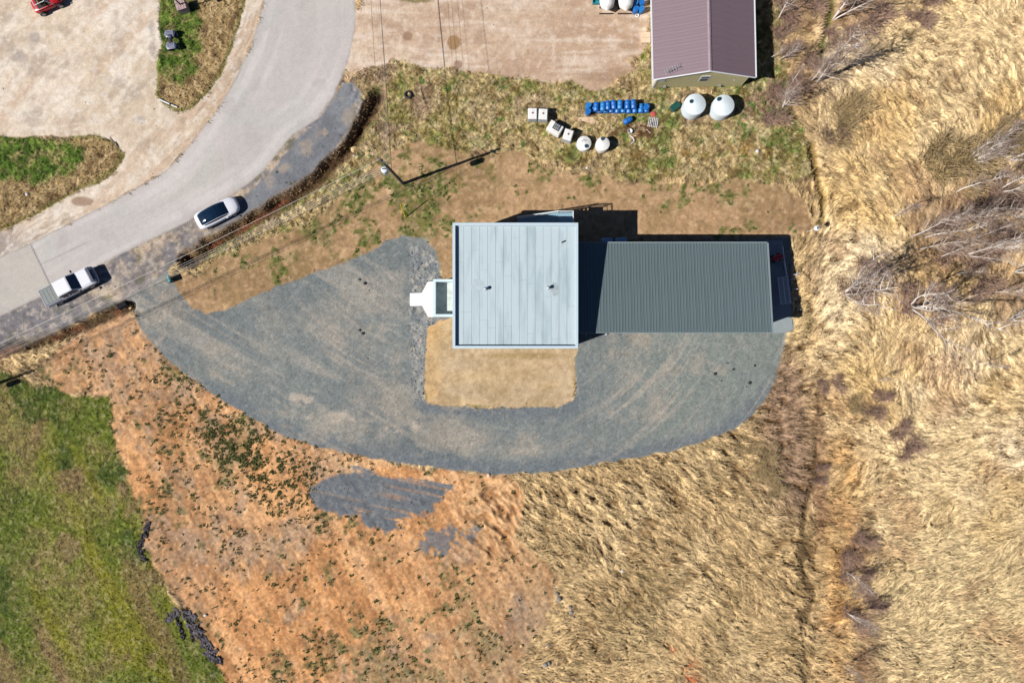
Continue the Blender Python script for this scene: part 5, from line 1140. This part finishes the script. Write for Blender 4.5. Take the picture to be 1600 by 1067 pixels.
TR = [(1320,458,13,2,.4,'bare birch with a fan of many white stems right of the concrete apron',1.1),(1424,478,14,3,2.0,'large forked birch with thick white limbs, right of the fan shaped one',1.1),
(1215,32,8.5,0,.5,'slender birch at the top edge nearest the purple roof',1),(1303,30,11,5,1.4,'triple stemmed birch at the top edge right of the dark ditch',1),(1267,128,8.5,0,2.0,'slimmer left birch of the close pair right of the purple roof',1),
(1276,130,11.5,1,.9,'taller right birch of the close pair right of the purple roof',1),(1222,169,7,5,3.3,'low multi stemmed birch above the green verge corner',1.1),(1217,94,5.5,4,1.1,'small birch leaning between the purple roof and the ditch',1),(1203,91,4,0,4.1,'tiny birch sapling in the shade of the purple roof',1),
(1423,371,11,0,1.2,'leftmost long white trunk of the thicket at the right edge',.8),(1446,371,10,4,2.2,'second long white trunk from the left of the right thicket',.8),(1437,389,9,0,5.0,'nearly level white trunk below the two leftmost ones of the thicket',.8),(1468,402,8,4,3.6,'thin white trunk low in the thicket above the forked birch',.8),
(1541,384,12,1,4.4,'thick white trunk leaving the right edge in the thicket',.9),(1526,372,7,0,.1,'thin upright sapling in the middle of the thicket',.8),(1522,330,9,5,5.2,'many branched birch in the core of the right thicket',1),(1494,300,8,4,2.7,'brown birch on the upper left of the right thicket',1),
(1560,300,10,1,1.9,'tall brown birch on the upper right of the thicket',1),(1578,250,9,5,.6,'bare tree at the right edge above the thicket',1),(1510,255,6,2,4.8,'bushy bare tree on top of the thicket',1.2),(1548,235,7,3,.9,'spreading bare tree at the top of the thicket near the edge',1.2),
(1585,340,9,0,3.9,'slim tree at the right edge in the thicket centre',1),(1586,425,8,1,2.9,'pale stemmed tree at the right edge level with the forked birch',1),(1577,500,7.5,3,5.5,'dark branched tree at the right edge below the forked birch',1),(1527,567,5,4,1.3,'single thin sapling standing below the forked birch',.7),
(1372,595,2.8,0,.3,'short sapling alone in the field below the fan shaped birch',1),(1325,895,5.5,5,5.6,'pale thin birch clump beside the ditch line, lower right',1),(1327,960,6,1,5.9,'pale birch clump south of the upper one by the lower ditch line',1),(1322,1042,5,0,.8,'pale birch stem near the bottom edge by the ditch line',1),
(1395,340,5,4,4.1,'small sapling on the left fringe of the right thicket',1),(1470,345,9,1,3.4,'double trunk birch inside the left half of the thicket',.9),(1505,400,9,5,.8,'grey stemmed birch between the thicket and the forked birch',.9),(1488,430,5,4,2.4,'short sapling just above the forked birch',1),(1552,455,7,4,5.9,'slender sapling right of the forked birch',.9)]
for a in TR: tree(*a)
def bush_mesh(seed, n=340):
    r_ = random.Random(seed); A, C_ = MB(), MB(); cl = [(r_.uniform(0, 6.28), r_.uniform(.0, .85), r_.uniform(.12, .34)) for _ in range(9)]
    for s_ in range(n):
        az = r_.uniform(0, 6.28); rr = r_.uniform(0, .65)**.8; ka, kr, kw = cl[int(r_.random()**1.4*9)]; p = Vector((math.cos(ka)*kr+math.cos(az)*rr*kw*1.5, math.sin(ka)*kr+math.sin(az)*rr*kw*1.5, 0)); az = math.atan2(p.y, p.x)+r_.gauss(0, .8); sp = r_.uniform(.2, .9)
        d = Vector((math.cos(az)*sp, math.sin(az)*sp, 1)).normalized(); L_ = r_.uniform(.4, .9)*(1-.4*rr); q = p+d*L_*.5; e = q+(d+Vector((r_.gauss(0, .4), r_.gauss(0, .4), 0)))*L_*.5
        (A if s_ % 3 == 0 else C_).tube([p, q, e], [.011, .008, .004], 3, False)
        for w in range(2):
            u = p.lerp(q, r_.uniform(.4, 1)); C_.tube([u, u+Vector((r_.gauss(0, .22), r_.gauss(0, .22), r_.uniform(.05, .3)))], [.007, .003], 3, False)
    return A.mesh('stems'), C_.mesh('twigs')
BMs = [bush_mesh(1), bush_mesh(2)]; mv = [(mat('tan stems', (206, 180, 140), .9), bushm), (mat('red brown stems', (196, 158, 130), .9), mat('brown twigs', (170, 140, 120), .9, 0, .3, 2))]
for (a, b_), (m1, m2) in zip(BMs, mv): a.materials.append(m1); b_.materials.append(m2)
def bush(px, py, r, h, k, rz, lb):
    p = G3(px, py); p.z = gz(p.x, p.y)-.03; t = thing('bare_bush', lb, 'bush', p, rz, 'leafless bushes')
    for me, nm in zip(BMs[k], ('stems', 'twigs')): o = part(nm, me, t); o.scale = (r, r, h); o['kind'] = 'stuff'
BU = [(1320,193,2.9,2.2,0,.4,'round olive brown bush below the birch pair at the ditch'),(1488,262,3.6,3.6,0,2,'large dense bush on the upper left of the right thicket'),(1535,232,3.4,3.6,0,3,'large bush at the top of the right thicket'),(1584,225,3,3.4,0,5,'bush on the right edge at the top of the thicket'),
(1372,636,1.7,1.3,1,1,'purple brown bush in the pale field, upper of two'),(1346,640,1.5,.9,0,1.5,'greyish low bush left of the upper purple bush'),(1419,692,2.0,1.5,1,2,'dense purple brown bush in the pale field, lower of two'),(1343,852,1.9,1.2,1,4,'reddish brown bush beside the ditch line in the lower right'),
(1240,12,2.6,2,1,.2,'purple brown bush at the top edge right of the purple roof'),(1355,22,2.8,2.4,1,2.2,'purple brown bush under the triple birch at the top edge'),(1318,60,1.8,1.5,1,3.1,'small twiggy bush right of the ditch near the top'),(1225,60,1.9,1.5,1,5,'twiggy bush in the gap beside the purple roof'),(1262,110,2.2,1.6,1,4,'brown bush around the feet of the birch pair'),
(1215,160,2.4,1.6,1,4.4,'grey brown bush at the corner of the green verge'),(1440,22,2.2,1.6,1,1,'low dark bush at the top edge in the golden field'),(1345,445,2.6,1.8,1,.9,'purple haze of twigs around the fan shaped birch'),(1450,470,2.8,2,1,2.9,'purple haze of twigs around the forked birch'),
(1300,600,1.4,.9,1,3.3,'small dark red bush on the ditch line right of the gravel'),(1285,745,1.2,.9,1,1.3,'dark red twigs on the ditch line, middle right'),(1204,745,2.4,.9,0,1.3,'grey brown brush on the bank south east of the gravel'),(1185,700,2.0,.8,0,2.3,'grey brown brush higher on the same bank near the gravel edge'),
(1540,340,3.2,2.4,1,5,'tangled purple undergrowth in the core of the thicket'),(1590,300,3,2.4,1,.5,'tangled purple undergrowth at the right edge of the thicket'),(1480,380,2.6,1.8,1,1.8,'tangled undergrowth at the lower left of the thicket'),(1530,420,2.8,1.8,1,4.8,'tangled undergrowth right above the forked birch'),(1300,215,1.3,1,1,.2,'little dark bush on the ditch below the round olive bush'),(1345,900,2,1,1,2.6,'thin purple scrub around the pale birch clump at lower right'),(1350,960,2.2,1,1,.6,'thin purple scrub south of the pale birch clump at lower right')]
for a in BU: bush(*a)

for o in bpy.data.objects:
    if 'label' in o and len(o['label'].split()) > 16: print('LONG', o.name, o['label'])
